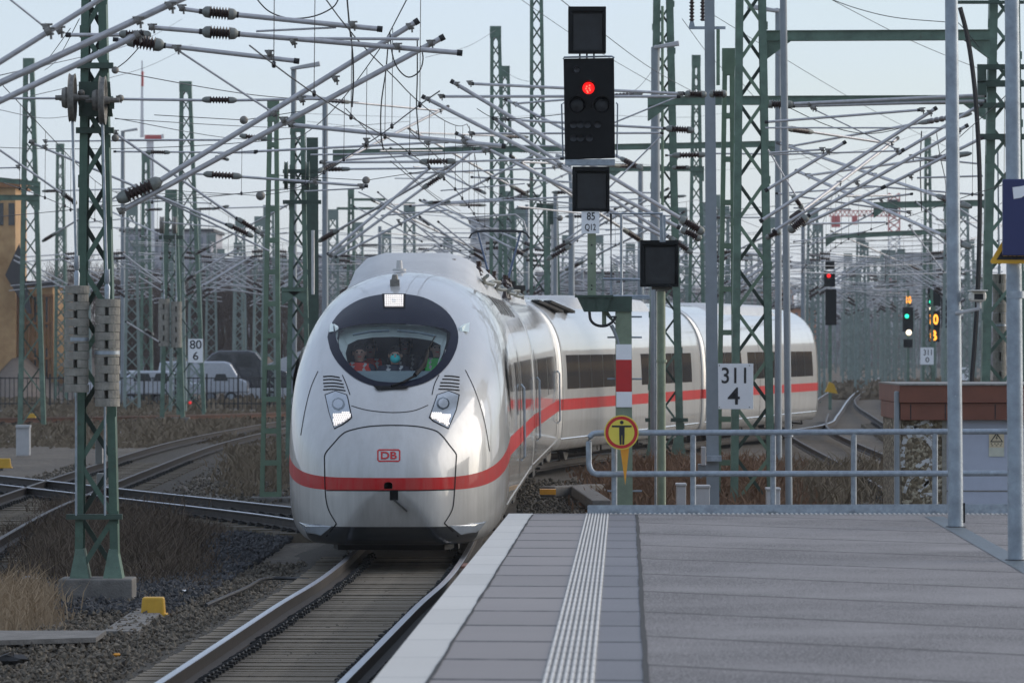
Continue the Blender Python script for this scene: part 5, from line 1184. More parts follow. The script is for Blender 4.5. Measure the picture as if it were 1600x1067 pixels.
part(scr, MB().lathe(W(901, 109, DS-.12), W(901, 109, DS-.16), [(0, .05), (1, .045), (.8, .03), (.8, .005)], 12), 'small_lamp', 'pane', True)
part(sg, plate(883, 961, 249, 259, DS-.1, .1), 'lower_frame', 'gal', bevel=.005)
for xa, xb in ((877.5, 881.5), (962.5, 965)): part(sg, MB().path([W(xb if xa < 900 else xa, 161, DS-.02), W(xa if xa < 900 else xb, 163, DS-.02), W(xa+2 if xa < 900 else xb-1, 245, DS-.02), W(xb+2 if xa < 900 else xa, 247, DS-.02)], .012, 6), 'guard_rail', 'gal')
np_ = part(sg, plate(908.5, 936.5, 328, 365, DS-.17), 'name_plate', 'white'); letters('85', 917, 929.5, 332, 344, DS-.175, np_); letters('Q12', 914, 931, 350, 362, DS-.175, np_)
# red and white mast plate
mp_ = part(sg, plate(962.5, 987, 538, 562, DS-.14), 'mast_plate', 'white'); part(mp_, plate(962.5, 987, 562, 612, DS-.14), 'red_field', 'red'); part(mp_, plate(963, 987.5, 612, 636, DS-.14), 'white_field', 'white')
# ladder cage beside the column
cg = thing('service_cage', 'thin grey pipe cage of the platform left of the lower black signal', 'work platform', W(960, 465, DS+1.2))
mb = MB()
for pts in (((955, 465), (954.5, 334), (1035, 334), (1036, 376)), ((971, 464), (971, 336)), ((942, 436), (1000, 437)), ((953, 463), (1015, 463))): mb.path([W(x, y, DS+1.2) for x, y in pts], .02, 7)
part(cg, mb, 'pipe_frame', 'gal', True); part(cg, plate(1031, 1040, 336, 378, DS+1.2, .08), 'side_plate', 'gal')
part(cg, MB().box(W(985, 466, DS+1.4), (.55, .6, .03)), 'grating', 'gal')
# circular person sign
sn = thing('warning_sign', 'round yellow sign with red ring and black standing figure, on the handrail', 'sign', W(971, 702, 61.2)-Vector((0, .2, 0))); DN = 60.75
def disc(c, r, D, th=.006): 
    p = W(c[0], c[1], D); return MB().lathe(p, p+Vector((0, th, 0)), [(0, r), (1, r)], 40)
r1 = 27/F*DN; part(sn, disc((971, 675.5), r1, DN), 'disc', 'yellow'); part(sn, disc((971, 675.5), r1*.93, DN-.004), 'ring', 'red'); part(sn, disc((971, 675.5), r1*.75, DN-.008), 'yellow_field', 'yellow')
DQ = DN-.012; mb = disc((971.5, 659.8), 2.9/F*DN, DQ-.002)
for poly in ([(956, 664.5), (987, 664.5), (987, 667.2), (976, 667.5), (976, 680), (967.5, 680), (967.5, 667.5), (956, 667.2)], [(967.5, 680), (971.3, 680), (971.3, 694.5), (968.2, 694.5)], [(972.3, 680), (976, 680), (975.3, 694.5), (972.3, 694.5)]):
    mb.prism([W(x, y, DQ) for x, y in poly], (0, .004, 0))
part(sn, mb, 'figure', 'ink')
tr = thing('pennant', 'narrow orange pennant pointing down under the round yellow sign', 'sign', W(976, 757, DN+.1)); part(tr, MB().prism([W(968.5, 696, DN+.08), W(983.5, 696, DN+.08), W(977, 758, DN+.08)], (0, .008, 0)), 'panel', 'amber')
# lower black signal
s2 = thing('railway_signal', 'short post with a single unlit black signal box right of the main signal', 'signal', W(1033, 800, 72))
sigbox(s2, 1000.5, 1060.5, 377, 448, 72-.16)
mb = MB(); mb.cyl(W(1034, 850, 72), W(1033, 452, 72), .06, n=16); part(s2, mb, 'post', 'postgreen', True)
part(s2, MB().cyl(W(1018, 450, 72), W(1050, 450, 72), .025, n=8).box(W(1033, 454, 72), (.16, .12, .02)), 'clamp', 'fit'); part(s2, MB().lathe(W(1034, 566, 72), W(1034, 562, 72), [(0, .075), (1, .075)], 14), 'collar', 'postgreen')
part(s2, MB().cyl(W(1024.5, 850, 72.1), W(1024.5, 456, 72.1), .018, n=8), 'conduit', 'gal')

# hectometre boards
def board(label, txt1, txt2, x0, x1, y0, y1, D, t1, t2, post=True):
    t = thing('distance_board', label, 'sign', W((x0+x1)/2, y1, D), group='white distance boards'); part(t, plate(x0, x1, y0, y1, D-.02), 'plate', 'white', bevel=.003)
    letters(txt1, *t1, D-.026, t); letters(txt2, *t2, D-.026, t)
    k = MB()
    for x in (x0+5, x1-6):
        for y in (y0+3, y1-3): 
            if x1-x0 > 30: k.cyl(W(x, y, D-.028), W(x, y, D-.02), .012, n=6)
    if k.v: part(t, k, 'screws', 'fit')
    part(t, MB().box(W((x0+x1)/2, (y0+y1)/2, D+.03), ((x1-x0)/F*D*.9, .04, .05)), 'mount_bar', 'gal'); return t
board('white board reading 311 over 4 in front of the wide lattice mast', '311', '4', 1119, 1177, 568, 639, 94.5, (1127.5, 1166, 574, 599), (1137, 1156, 605, 632))
board('small white board reading 80 over 6 by the short weight mast', '80', '6', 294, 317, 529.5, 566.5, 170, (296.5, 315, 531.5, 545), (301.5, 310, 549.5, 562.5))
board('distant white board reading 311 over 0 under the lit B', '311', '0', 1438, 1459, 543, 569.5, 240, (1443, 1456, 546, 555), (1446, 1452, 558, 566))
board('distant blurred white board half behind the thin lamp post', '80', '5', 1501, 1516, 574, 594, 250, (1504, 1513, 577, 583), (1507, 1511, 585, 591))

# far lit signals
M['greenlamp'] = mat('green_lamp_lit', (.02, .7, .4), .3, emit=(.03, 1, .55), estr=1.3); M['whitelamp'] = mat('white_lamp_lit', (.9, .8, .6), .3, emit=(1, .82, .6), estr=1.5); M['orangelamp'] = mat('orange_lamp_lit', (.9, .4, .05), .3, emit=(1, .36, .03), estr=1.5)
def farsig(label, D, boxes, lamps, post, texts=(), discs=()):
    t = thing('railway_signal', label, 'signal', W(post[0], 640, D), group='lit signals in the distance')
    for b in boxes: part(t, plate(*b, D, .3), 'signal_box', 'sigblack')
    part(t, MB().hexa([W(post[0]-post[1], 640, D+.1), W(post[0]+post[1], 640, D+.1), W(post[0]+post[1], 640, D+.25), W(post[0]-post[1], 640, D+.25)], [W(post[0]-post[1], post[2], D+.1), W(post[0]+post[1], post[2], D+.1), W(post[0]+post[1], post[2], D+.25), W(post[0]-post[1], post[2], D+.25)]), 'post', 'green')
    for x, y, r, m in lamps: part(t, MB().lathe(W(x, y, D-.02), W(x, y, D-.08), [(0, r*.8/F*D), (1, r/F*D*.6)], 14), 'lamp', m)
    for s_, x0, x1, y0, y1, m in texts: letters(s_, x0, x1, y0, y1, D-.03, t, m, 'lit_digit', .03)
    return t
farsig('far black signal showing a red light above the last train car', 225, ((1290, 1304, 407, 420), (1288, 1305, 424, 448), (1290, 1307, 452, 508)), ((1295, 431, 4, 'redlamp'),), (1297, 2.5, 505))
farsig('far black signal with green light and a lit digit 10 above, left of the two', 300, ((1411, 1427, 480, 518), (1412, 1426, 530, 543)), ((1417, 494, 4, 'greenlamp'), (1420, 519.5, 5.5, 'whitelamp')), (1419, 2, 450), (('10', 1416, 1424, 463, 474, 'orangelamp'),))
farsig('far black signal showing 10 and B in orange, right of the two', 280, ((1450, 1470, 450, 478), (1451, 1469, 486, 512), (1451, 1468, 512, 534)), ((1455, 471.5, 4, 'greenlamp'), (1455, 482, 3.6, 'whitelamp')), (1459, 2.5, 470), (('10', 1453, 1466, 491, 507, 'orangelamp'), ('B', 1453.5, 1464, 516, 532, 'orangelamp')))
for x0, x1, y0, y1, D, l in ((1471, 1481, 466, 512, 282, 'dark unlit signal box seen from behind by the right signal'),):
    t = thing('signal_back', l, 'signal', W(x0, y1, D)); part(t, plate(x0, x1, y0, y1, D, .25), 'signal_box', 'sigblack'); part(t, MB().cyl(W(x0+5, y1, D+.1), W(x0+5, 640, D+.1), .06, n=8), 'post', 'green')
o = MB().prism([W(1289, 612, 222), W(1309, 615, 222), W(1303, 600, 222), (W(1296, 596, 222))], (0, .4, 0)).build('buffer_marker', M['boxyellow']); tag(o, 'small yellow track block at the foot of the far red signal', 'marker')

# ---------------------------------------------------------------- platform furniture
DH = 60.95
hr = thing('handrail', 'galvanised tubular handrail across the end of the platform', 'railing', W(1260, 800, DH)); R = .036
def px_path(P, D=DH): return [W(x, y, D) for x, y in P]
loop = [(1620, 673.5), (932, 676.5), (926, 678), (921.5, 683), (920, 690), (920, 724), (921.5, 732), (926, 738), (932, 740.5), (1620, 739)]
part(hr, MB().path(px_path(loop), R, 10), 'rail_tube', 'gal', True)
for x in (960, 1083, 1208, 1334, 1461, 1590):
    p = part(hr, MB().cyl(W(x, 793, DH+.08), W(x, 677, DH+.005), .034, n=12), 'upright', 'gal', True)
    mb = MB()
    for d in (-5, 4): mb.cyl(W(x+d, 797, DH-.09), W(x+d, 797, DH-.05), .017, n=6); mb.cyl(W(x+d, 797, DH-.055), W(x+d, 797, DH-.045), .026, n=10)
    part(p, mb, 'bolts', 'gal')
part(hr, MB().prism([W(918, 802.5, DH-.045), W(1640, 802.5, DH-.045), W(1640, 787, DH-.045), W(918, 789, DH-.045)], (0, .02, 0)), 'toe_board', 'gal')
def lamppost(label, x, ybase, r, lean=0):
    b = G(x, ybase, PZ); t = thing('lamp_post', label, 'lamp post', b, group='galvanised lamp posts on the platform')
    top = W(x-lean, -120, b.y); part(t, MB().cyl(b, top, r, r*.82, 24), 'pole', 'gal2', True); 
    part(t, MB().lathe(b+Vector((0, 0, .006)), b+Vector((0, 0, .016)), [(0, r+.035), (1, r+.02)], 24), 'contact_shade_ring', 'black')  # black ring drawn as the contact shadow round the pole foot
    return t, b.y
M['gal2'] = mat('galvanised_pole', (.27, .315, .36), .4, .5, var=.26, scale=5, contrast=.2, bump=.1, bscale=30)
lp1, d1 = lamppost('thinner galvanised lamp post carrying the security camera', 1493.5, 824, .084, 8)
part(lp1, MB().lathe(W(1493, 828, d1), W(1493, 771, d1), [(0, .094), (.02, .094), (.02, .085), (1, .084)], 24), 'sleeve', 'gal2', True)
part(lp1, MB().cyl(W(1493, 619, d1-.084), W(1493, 619, d1-.094), .012, n=8), 'bolt', 'gal')
part(lp1, MB().box(W(1506.5, 801, d1), (.02, .03, .22)), 'door_edge', 'black')
lp2, d2 = lamppost('thicker galvanised lamp post carrying the blue and yellow signs', 1588, 876, .079, 8)
part(lp2, MB().lathe(W(1587, 466, d2), W(1587, 455, d2), [(0, .086), (1, .086)], 24), 'strap', 'gal', True)
cm = thing('security_camera', 'beige box security camera on a short arm from the thinner lamp post', 'camera', W(1500, 490, d1))
mb = MB(); mb.path([W(1494, 489, d1-.08), W(1503, 488, d1-.14), W(1530, 482, d1-.12)], .02, 8); part(cm, mb, 'arm', 'cab', True); part(cm, MB().lathe(W(1492.5, 492, d1), W(1492.5, 484, d1), [(0, .089), (1, .089)], 20), 'strap', 'gal', True)
M['beige'] = mat('camera_beige', (.66, .63, .55), .45, var=.06)
pc = W(1529, 463, d1-.2); part(cm, MB().box(pc+Vector((0, .15, 0)), (.17, .36, .115)), 'housing', 'beige', bevel=.035); part(cm, MB().box(pc+Vector((.0, .11, .062)), (.185, .46, .014)), 'sunshield', 'beige', bevel=.005)
part(cm, MB().box(pc+Vector((0, -.031, -.004)), (.1, .006, .062)), 'lens_window', 'pane', bevel=.002); part(cm, MB().cyl(W(1530, 482, d1-.12), pc+Vector((.01, .1, -.05)), .025, n=8), 'swivel', 'cab')
# blue platform number sign and triangle
bs = thing('platform_sign', 'dark blue sign with a white numeral 1 cut by the right edge', 'sign', W(1640, 399, d2-.15)); DB_ = d2-.3
part(bs, plate(1566.5, 1716, 280, 399.5, DB_, .05), 'panel', 'blue', bevel=.01)
part(bs, MB().prism([W(x, y, DB_-.006) for x, y in ((1582, 293), (1597, 291), (1606, 288), (1619, 288), (1619, 385), (1602, 385), (1602, 305), (1596, 309), (1584, 311))], (0, .006, 0)), 'numeral', 'white')
ws = thing('warning_sign', 'yellow triangular warning sign with black border behind the blue sign', 'sign', W(1600, 412, d2-.12)); DT = d2-.15
part(ws, MB().prism([W(x, y, DT) for x, y in ((1547.5, 408), (1549, 412), (1700, 412), (1700, 408), (1628, 284), (1622, 284))], (0, .01, 0)), 'panel', 'tri')
M_ = [(1557, 406), (1688, 406), (1624, 296)]; I_ = [(1567, 400.5), (1680, 400.5), (1624, 306)]
mb = MB(); rows = [[W(*a, DT-.003), W(*b, DT-.003)] for a, b in zip(M_+M_[:1], I_+I_[:1])]; mb.grid(rows); part(ws, mb, 'border', 'ink')
letters('- - -', 1574, 1590, 399.2, 400.3, DT-.004, ws)
# ---------------------------------------------------------------- relay hut
DU = 67.5
hut = thing('relay_hut', 'flat roofed hut with rust brown fascia, pebble wall and pale steel doors', 'hut', W(1500, 830, DU))
bx = lambda x0, x1, y0, y1, d0, d1_: MB().hexa([W(x0, y1, DU)+Vector((0, d0, 0)), W(x1, y1, DU)+Vector((0, d0, 0)), W(x1, y1, DU)+Vector((0, d1_, 0)), W(x0, y1, DU)+Vector((0, d1_, 0))], [W(x0, y0, DU)+Vector((0, d0, 0)), W(x1, y0, DU)+Vector((0, d0, 0)), W(x1, y0, DU)+Vector((0, d1_, 0)), W(x0, y0, DU)+Vector((0, d1_, 0))])
M['rust'] = mat('fascia_rust_brown', (.17, .058, .032), .6, var=.16, scale=3); M['doorgrey'] = mat('door_bluish_white', (.42, .45, .53), .5, var=.05)
pb = mat('pebble_wall', (.3, .25, .17), .9, scale=20, var=.2); M['pebble'] = pb
nt = pb.node_tree; N = nt.nodes; v = N.new('ShaderNodeTexVoronoi'); v.inputs['Scale'].default_value = 26; tc = N.new('ShaderNodeTexCoord'); nt.links.new(tc.outputs['Object'], v.inputs[0])
cr = N.new('ShaderNodeValToRGB'); sp = N.new('ShaderNodeSeparateColor'); nt.links.new(v.outputs['Color'], sp.inputs[0]); nt.links.new(sp.outputs[0], cr.inputs[0])
cr.color_ramp.elements[0].color = (.09, .07, .045, 1); cr.color_ramp.elements[1].color = (.42, .37, .27, 1); e2 = cr.color_ramp.elements.new(.5); e2.color = (.17, .13, .08, 1)
nt.links.new(cr.outputs[0], N['Principled BSDF'].inputs['Base Color']); PEB = (nt, v); bp = N.new('ShaderNodeBump'); bp.inputs['Strength'].default_value = .8; bp.inputs['Distance'].default_value = .02; bp.invert = True; nt.links.new(v.outputs['Distance'], bp.inputs['Height']); nt.links.new(bp.outputs[0], N['Principled BSDF'].inputs['Normal'])
rf = part(hut, bx(1404, 1680, 602, 629, -.16, 3.6), 'roof_fascia', 'rust', bevel=.004); part(rf, bx(1406, 1680, 629.6, 656, -.12, 3.5), 'lower_fascia', 'rust', bevel=.004)
part(rf, bx(1403, 1682, 599.5, 602, -.18, 3.6), 'roof_edge', 'fit')
for x in (1423, 1477, 1555): part(rf, MB().box(W(x, 643, DU-.123), (.012, .004, .2)), 'panel_joint', 'ink')
part(hut, bx(1409, 1476, 656, 860, 0, 3.4), 'pebble_wall', 'pebble'); part(hut, bx(1476, 1680, 656, 860, .06, 3.4), 'door_wall', 'doorgrey')
part(hut, bx(1472, 1479, 656, 860, -.02, .05), 'corner_strip', 'conc')
for y in (669, 766): part(hut, bx(1480, 1680, y, y+1.6, .05, .062), 'door_joint', 'fit')
part(hut, bx(1397.5, 1405, 611, 830, -.1, .1), 'downpipe', 'pole', bevel=.02)
gm = M['graf']; nt = gm.node_tree; N = nt.nodes; v = N.new('ShaderNodeTexVoronoi'); v.inputs['Scale'].default_value = 30; tc = N.new('ShaderNodeTexCoord'); nt.links.new(tc.outputs['Object'], v.inputs[0]); sp = N.new('ShaderNodeSeparateColor'); nt.links.new(v.outputs['Color'], sp.inputs[0]); cr = N.new('ShaderNodeValToRGB'); nt.links.new(sp.outputs[0], cr.inputs[0])
cr.color_ramp.elements[0].color = (.2, .16, .11, 1); cr.color_ramp.elements[0].position = .2; cr.color_ramp.elements[1].color = (.52, .52, .51, 1); cr.color_ramp.elements[1].position = .5; nt.links.new(cr.outputs[0], N['Principled BSDF'].inputs['Base Color'])
gw = MB()
def ribbon(P, w=.05):
    Q = catmull([W(x, y, DU-.004) for x, y in P], 7); rows = []
    for i, p in enumerate(Q):
        t_ = (Q[min(i+1, len(Q)-1)]-Q[max(i-1, 0)]).normalized(); n = Vector((-t_.z, 0, t_.x))*w; rows.append([p-n, p+n])
    gw.grid(rows)
for P in (((1412, 676), (1420, 668), (1440, 672), (1455, 682), (1462, 690)), ((1411, 730), (1411, 700), (1418, 682), (1436, 680), (1452, 690), (1460, 704)), ((1428, 668), (1448, 658), (1456, 666)), ((1432, 730), (1444, 722), (1456, 720), (1449, 738), (1436, 744)), ((1436, 768), (1446, 756), (1452, 752)), ((1413, 770), (1420, 750), (1430, 742)), ((1438, 774), (1455, 772), (1462, 776)), ((1446, 744), (1449, 754), (1444, 760))): ribbon(P, .022 if len(P) < 4 else .03)
part(hut, gw, 'graffiti', 'graf')
ds = thing('warning_sign', 'small cream lightning warning sign stuck on the pale hut door', 'sign', W(1557, 712, DU)); DD = DU+.045
part(ds, plate(1545, 1569, 698, 713, DD+.002, .006), 'lower_label', 'cream2'); part(ds, plate(1545.5, 1569, 676, 699, DD, .006), 'panel', 'cream')
mb = MB(); A = [(1546.8, 690.5), (1567.5, 690.5), (1557.2, 675.5)]; B = [(1549.5, 689), (1565, 689), (1557.2, 678.5)]
mb.grid([[W(*a, DD-.002), W(*b, DD-.002)] for a, b in zip(A+A[:1], B+B[:1])]); mb.prism([W(x, y, DD-.003) for x, y in ((1558, 680), (1555.4, 685.2), (1557.6, 684.6), (1556, 688.4), (1559.4, 683.6), (1557.3, 684.1), (1559, 680))], (0, .001, 0))
part(ds, mb, 'lightning_mark', 'ink'); letters('- - - -', 1548, 1566, 692.3, 693.6, DD-.003, ds); letters('- - -', 1549, 1565, 695.3, 696.4, DD-.003, ds)
# low cabinets behind the handrail
for x0, x1, y0, D, l in ((1057, 1072, 755, 84, 'narrow white cabinet left of the low pair behind the handrail'), (1081, 1109, 758, 85, 'wide white cabinet behind the handrail left of the grey pole'), (1198, 1219, 762, 86, 'small white cabinet behind the third handrail bay'), (1384, 1399, 758, 84, 'small white cabinet next to the hut downpipe')):
    t = thing('track_cabinet', l, 'cabinet', W((x0+x1)/2, 812, D), group='white track cabinets'); part(t, plate(x0, x1, y0+2, 812, D, .35), 'case', 'cab', bevel=.01); part(t, plate(x0-1, x1+1, y0, y0+4, D-.03, .42), 'lid', 'cab', bevel=.01)
t = thing('track_cabinet', 'pale cabinet with pointed top beside the broad grey pole', 'cabinet', W(1098, 770, 100)); part(t, plate(1096, 1103, 698, 727, 100, .3), 'upper_case', 'cab', bevel=.01); part(t, plate(1091, 1108, 725, 812, 100.1, .35), 'case', 'pole', bevel=.01)
t = thing('track_cabinet', 'tall pale cabinet in the brown grass at the left', 'cabinet', W(35, 712, 138)); part(t, plate(25, 46, 666, 712, 138, .4), 'case', 'cab', bevel=.02); part(t, plate(24.5, 46.5, 664, 668, 137.95, .46), 'lid', 'cab')
# yellow covers
def ycover(label, x0, x1, y0, y1, D, dep=.24):
    t = thing('cable_cover', label, 'cover', W((x0+x1)/2, y1, D), group='yellow cable covers'); a = lambda x, y, d: W(x, y, D)+Vector((0, d, 0)); k = (x1-x0)*.06
    part(t, MB().hexa([a(x0, y1, 0), a(x1, y1, 0), a(x1, y1, dep), a(x0, y1, dep)], [a(x0+k, y0, .02), a(x1-k, y0, .02), a(x1-k, y0, dep-.02), a(x0+k, y0, dep-.02)]), 'hood', 'boxyellow', bevel=.02)
    part(t, MB().box((a(x0, y1, 0)+a(x1, y1, 0))/2+Vector((0, dep/2, .01)), ((x1-x0)/F*D+.04, dep+.04, .03)), 'flange', 'boxyellow', bevel=.006); part(t, MB().box((a(x0, y1, 0)+a(x1, y1, 0))/2+Vector((0, dep/2, -.06)), (.1, .1, .16)), 'stub_post', 'fit')
ycover('yellow cable cover on the ballast right of the near left mast', 219.5, 257.5, 933, 962, 57.6); ycover('yellow cable cover cut by the left edge', -16, 17, 716, 731, 124); ycover('tiny yellow cable cover at the foot of the slim left mast', 42, 56, 646, 655, 190); ycover('tiny yellow cover beside the right hand track', 1392, 1403, 676, 684, 160, .4)

# ---------------------------------------------------------------- street lamps of the yard
def yardlamp(label, D, px, y0, hx0, hx1, hy0, hy1, w=.07):
    t = thing('street_lamp', label, 'street lamp', W(px, 640, D), group='grey yard lamps'); part(t, MB().cyl(Vector((W(px, 0, D).x, D, -.3)), W(px, y0, D), w*1.25, w, 12), 'pole', 'pole', True)
    a, b = W(hx0, hy0, D), W(hx1, hy1, D); u = (b-a)
    part(t, MB().bar(a, b, .3, .07, w2=.22, h2=.12), 'lamp_head', 'cab', bevel=.02); part(t, MB().cyl(W(px, y0+2, D), a+u*.15, w*.7, n=8), 'bracket', 'pole')
yardlamp('grey yard lamp with flat head right of the wheel mast', 235, 192, 205, 189, 215, 206, 202, .09); yardlamp('tall yard lamp whose head reaches right above the pulley block mast', 130, 459, 106, 454, 500, 108, 100, .068); yardlamp('second tall yard lamp right of the pulley block mast', 140, 508, 154, 511, 470, 155, 151, .075)
yardlamp('yard lamp in front of the splayed lattice mast', 121, 1024, 74, 1021, 1061, 75, 68, .1); yardlamp('yard lamp seen through the top of the wide lattice mast', 120, 1216, 14, 1216, 1168, 18, 10, .07); yardlamp('short yard lamp left of the signal name plate', 170, 868, 300, 866, 883, 304, 298, .07); yardlamp('yard lamp pole between the twin masts and the signal', 165, 893, 298, 893, 868, 250, 243, .09)
# post insulators at the top by the broad pole
t = thing('post_insulators', 'pair of upright ribbed insulators on a bracket at the broad grey pole', 'insulator', W(1089, 45, 93))
for x in (1081, 1098): i_ = MB(); insul(i_, W(x, 34, 93), W(x, -14, 93), .05, 9); part(t, i_, 'insulator', 'ins', True)
part(t, MB().box(W(1105, 44, 93), (.66, .1, .05)), 'bracket', 'gal'); part(t, MB().hexa([W(1076, 43, 93), W(1086, 43, 93), W(1086, 43, 93.1), W(1076, 43, 93.1)], [W(1079, 30, 93), W(1083, 30, 93), W(1083, 30, 93.1), W(1079, 30, 93.1)]), 'socket', 'gal')
# ---------------------------------------------------------------- background: buildings, crane, fence, vegetation
M['brick'] = mat('ochre_brick', (.36, .2, .085), .85, col2=(.56, .36, .17), scale=1.6); M['brickd'] = mat('ochre_brick_trim', (.28, .13, .05), .85); M['glassd'] = mat('dark_window', (.03, .035, .04), .15); M['roofd'] = mat('dark_roof', (.05, .048, .05), .8)
M['hazewin'] = mat('hazed_window', (.2, .215, .24), .3); M['hazegrey'] = mat('grey_facade', (.38, .37, .40), .8, var=.1, scale=.3); M['palewall'] = mat('pale_facade', (.5, .5, .5), .8, var=.1, scale=.3); M['pinkwall'] = mat('sunlit_salmon_wall', (.55, .27, .16), .85, var=.12, scale=.4)  # far windows and grey facade paled in place of distance haze
def building(name, label, x0, x1, ytop, D, dep, m, rows_, cols, win=(.5, .6), roof=None, cat='building', ybase=None):
    a, b = W(x0, 0, D), W(x1, 0, D); zt = W(0, ytop, D).z; t = thing(name, label, cat, ((a.x+b.x)/2, D, -.35), group='buildings beyond the yard')
    part(t, MB().hexa([(a.x, D, -.35), (b.x, D, -.35), (b.x, D+dep, -.35), (a.x, D+dep, -.35)], [(a.x, D, zt), (b.x, D, zt), (b.x, D+dep, zt), (a.x, D+dep, zt)]), 'wall', m)
    part(t, MB().box(((a.x+b.x)/2, D+dep/2, zt+.15), (b.x-a.x+.5, dep+.5, .3)), 'roof', roof or 'roofd')
    w = (b.x-a.x)/cols; h = zt/rows_
    for r_ in range(rows_):
        for c in range(cols):
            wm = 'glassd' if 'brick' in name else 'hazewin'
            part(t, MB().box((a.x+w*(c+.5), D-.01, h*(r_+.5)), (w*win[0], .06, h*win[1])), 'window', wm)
    return t
bb = building('brick_building', 'ochre brick building with tower at the left edge', -40, 82, 447, 300, 14, 'brick', 2, 7, (.45, .6))
a, b = W(-30, 0, 299), W(24, 0, 299); zt = W(0, 292, 299).z
tw = part(bb, MB().hexa([(a.x, 299, -.3), (b.x, 299, -.3), (b.x, 306, -.3), (a.x, 306, -.3)], [(a.x, 299, zt), (b.x, 299, zt), (b.x, 306, zt), (a.x, 306, zt)]), 'tower', 'brick')
part(tw, MB().box(((a.x+b.x)/2, 302.5, zt+.2), (b.x-a.x+.6, 7.6, .5)), 'cornice', 'brickd')
for k in range(3): part(tw, MB().box((a.x+.5+k*.65, 298.98, zt-1.6), (.35, .06, 1.3)), 'window', 'glassd')
part(bb, MB().hexa([W(8, 430, 297), W(30, 380, 297), W(30, 380, 298.5), W(8, 430, 298.5)], [W(44, 490, 297), W(50, 490, 297), W(50, 490, 298.5), W(44, 490, 298.5)]), 'awning', 'roofd')
for x in range(-2, 84, 6): part(bb, MB().box(W(x, 525, 299.9), (.09, .15, 4.9)), 'pilaster', 'brickd')
for y in (462, 505, 560): part(bb, MB().box(W(40, y, 299.85), (3.2, .2, .12)), 'string_course', 'brickd')
building('grey_building', 'long grey office block blurred behind the near left mast', 190, 330, 362, 520, 20, 'hazegrey', 5, 14)
building('grey_building', 'lower grey block with dark roof behind the ladder mast', 330, 470, 410, 480, 18, 'hazegrey', 3, 12)
building('pale_building', 'pale block behind the pantograph', 735, 800, 345, 560, 18, 'palewall', 6, 5)
building('salmon_building', 'sunlit salmon block just above the last train car', 1205, 1275, 482, 470, 15, 'pinkwall', 3, 8)
building('salmon_building', 'second sunlit salmon block behind the wide lattice mast', 1196, 1240, 452, 520, 15, 'pinkwall', 3, 5)
building('brick_building', 'ochre brick warehouse off the right edge of the view', 1790, 3000, 330, 300, 12, 'brick', 2, 22, (.55, .6))
thicket_later = True
building('grey_building', 'wide grey hall closing the view at the far right', 1290, 1470, 455, 760, 30, 'hazegrey', 3, 16)
building('pale_building', 'tall pale slab half behind the right lamp post', 1395, 1500, 398, 700, 20, 'palewall', 7, 3, (.62, .7))
building('grey_building', 'low grey building behind the cab roof', 480, 640, 402, 540, 20, 'hazegrey', 3, 12)
building('grey_building', 'grey building behind the signals in the centre', 840, 1010, 428, 600, 20, 'hazegrey', 3, 14)
building('grey_building', 'low grey building behind the splayed mast', 1010, 1200, 455, 620, 20, 'hazegrey', 2, 14)
building('pale_building', 'pale building at the right edge behind the hut', 1500, 1640, 440, 640, 20, 'palewall', 4, 8)
# white crane towers and pink crane
M['cranewhite'] = mat('crane_white', (.75, .73, .72), .5); M['cranered'] = mat('crane_red', (.55, .10, .09), .5)
t = thing('tower_crane', 'white crane tower with a red and white short jib at the left', 'crane', (W(232, 0, 420).x, 420, -.3))
part(t, MB().hexa([W(229, 560, 420), W(243, 560, 420), W(243, 560, 420.6), W(229, 560, 420.6)], [W(229, 212, 420), W(240, 212, 420), W(240, 212, 420.6), W(229, 212, 420.6)]), 'tower', 'cranewhite')
part(t, MB().hexa([W(219, 215, 420), W(225, 215, 420), W(225, 215, 420.4), W(219, 215, 420.4)], [W(221, 95, 420), W(223, 95, 420), W(223, 95, 420.4), W(221, 95, 420.4)]), 'top_mast', 'cranewhite')
part(t, plate(220.5, 224, 112, 135, 419.9, .5), 'red_band', 'cranered'); part(t, plate(226, 252, 211, 219, 419.8, .6), 'jib', 'cranered'); part(t, plate(252, 256, 210, 216, 419.8, .6), 'jib_tip', 'cranewhite')
t = thing('tower_crane', 'red and white lattice crane far behind the right hand tracks', 'crane', (W(1397, 0, 650).x, 650, -.3))
mb = MB(); zt = W(0, 296, 650).z; cx = W(1397, 0, 650).x
mb2 = MB(); z = 0; k = 0
while z < zt-1:
    (mb if (k//6) % 2 else mb2).bar((cx-.65, 650, z), (cx+.65, 650, z+.9), .1, .14); (mb if (k//6) % 2 else mb2).bar((cx+.65, 650, z), (cx-.65, 650, z+.9), .1, .14)
    for s_ in (-1, 1): (mb if (k//6) % 2 else mb2).box((cx+s_*.7, 650, z+.45), (.16, .16, .9))
    z += .9; k += 1
part(t, mb, 'red_section', 'cranered'); part(t, mb2, 'white_section', 'cranewhite')
mb = MB(); zj = W(0, 338, 650).z
for k in range(16): x = cx-8.2+k*.55; mb.bar((x, 650, zj), (x+.27, 650, zj+.7), .08, .1); mb.bar((x+.27, 650, zj+.7), (x+.55, 650, zj), .08, .1)
mb.box((cx-4, 650, zj), (8.6, .12, .12)); mb.box((cx-4, 650, zj+.7), (8.6, .12, .12)); mb.box((cx-7.4, 650, zj-.7), (1.1, .8, 1.4)); mb.box((cx-5, 650, zj-.5), (.7, .8, 1.1)); part(t, mb, 'jib', 'cranered')
part(t, MB().box((cx-.2, 649.6, W(0, 322, 650).z), (1.2, 1.2, 1.6)), 'cab', 'roofd')
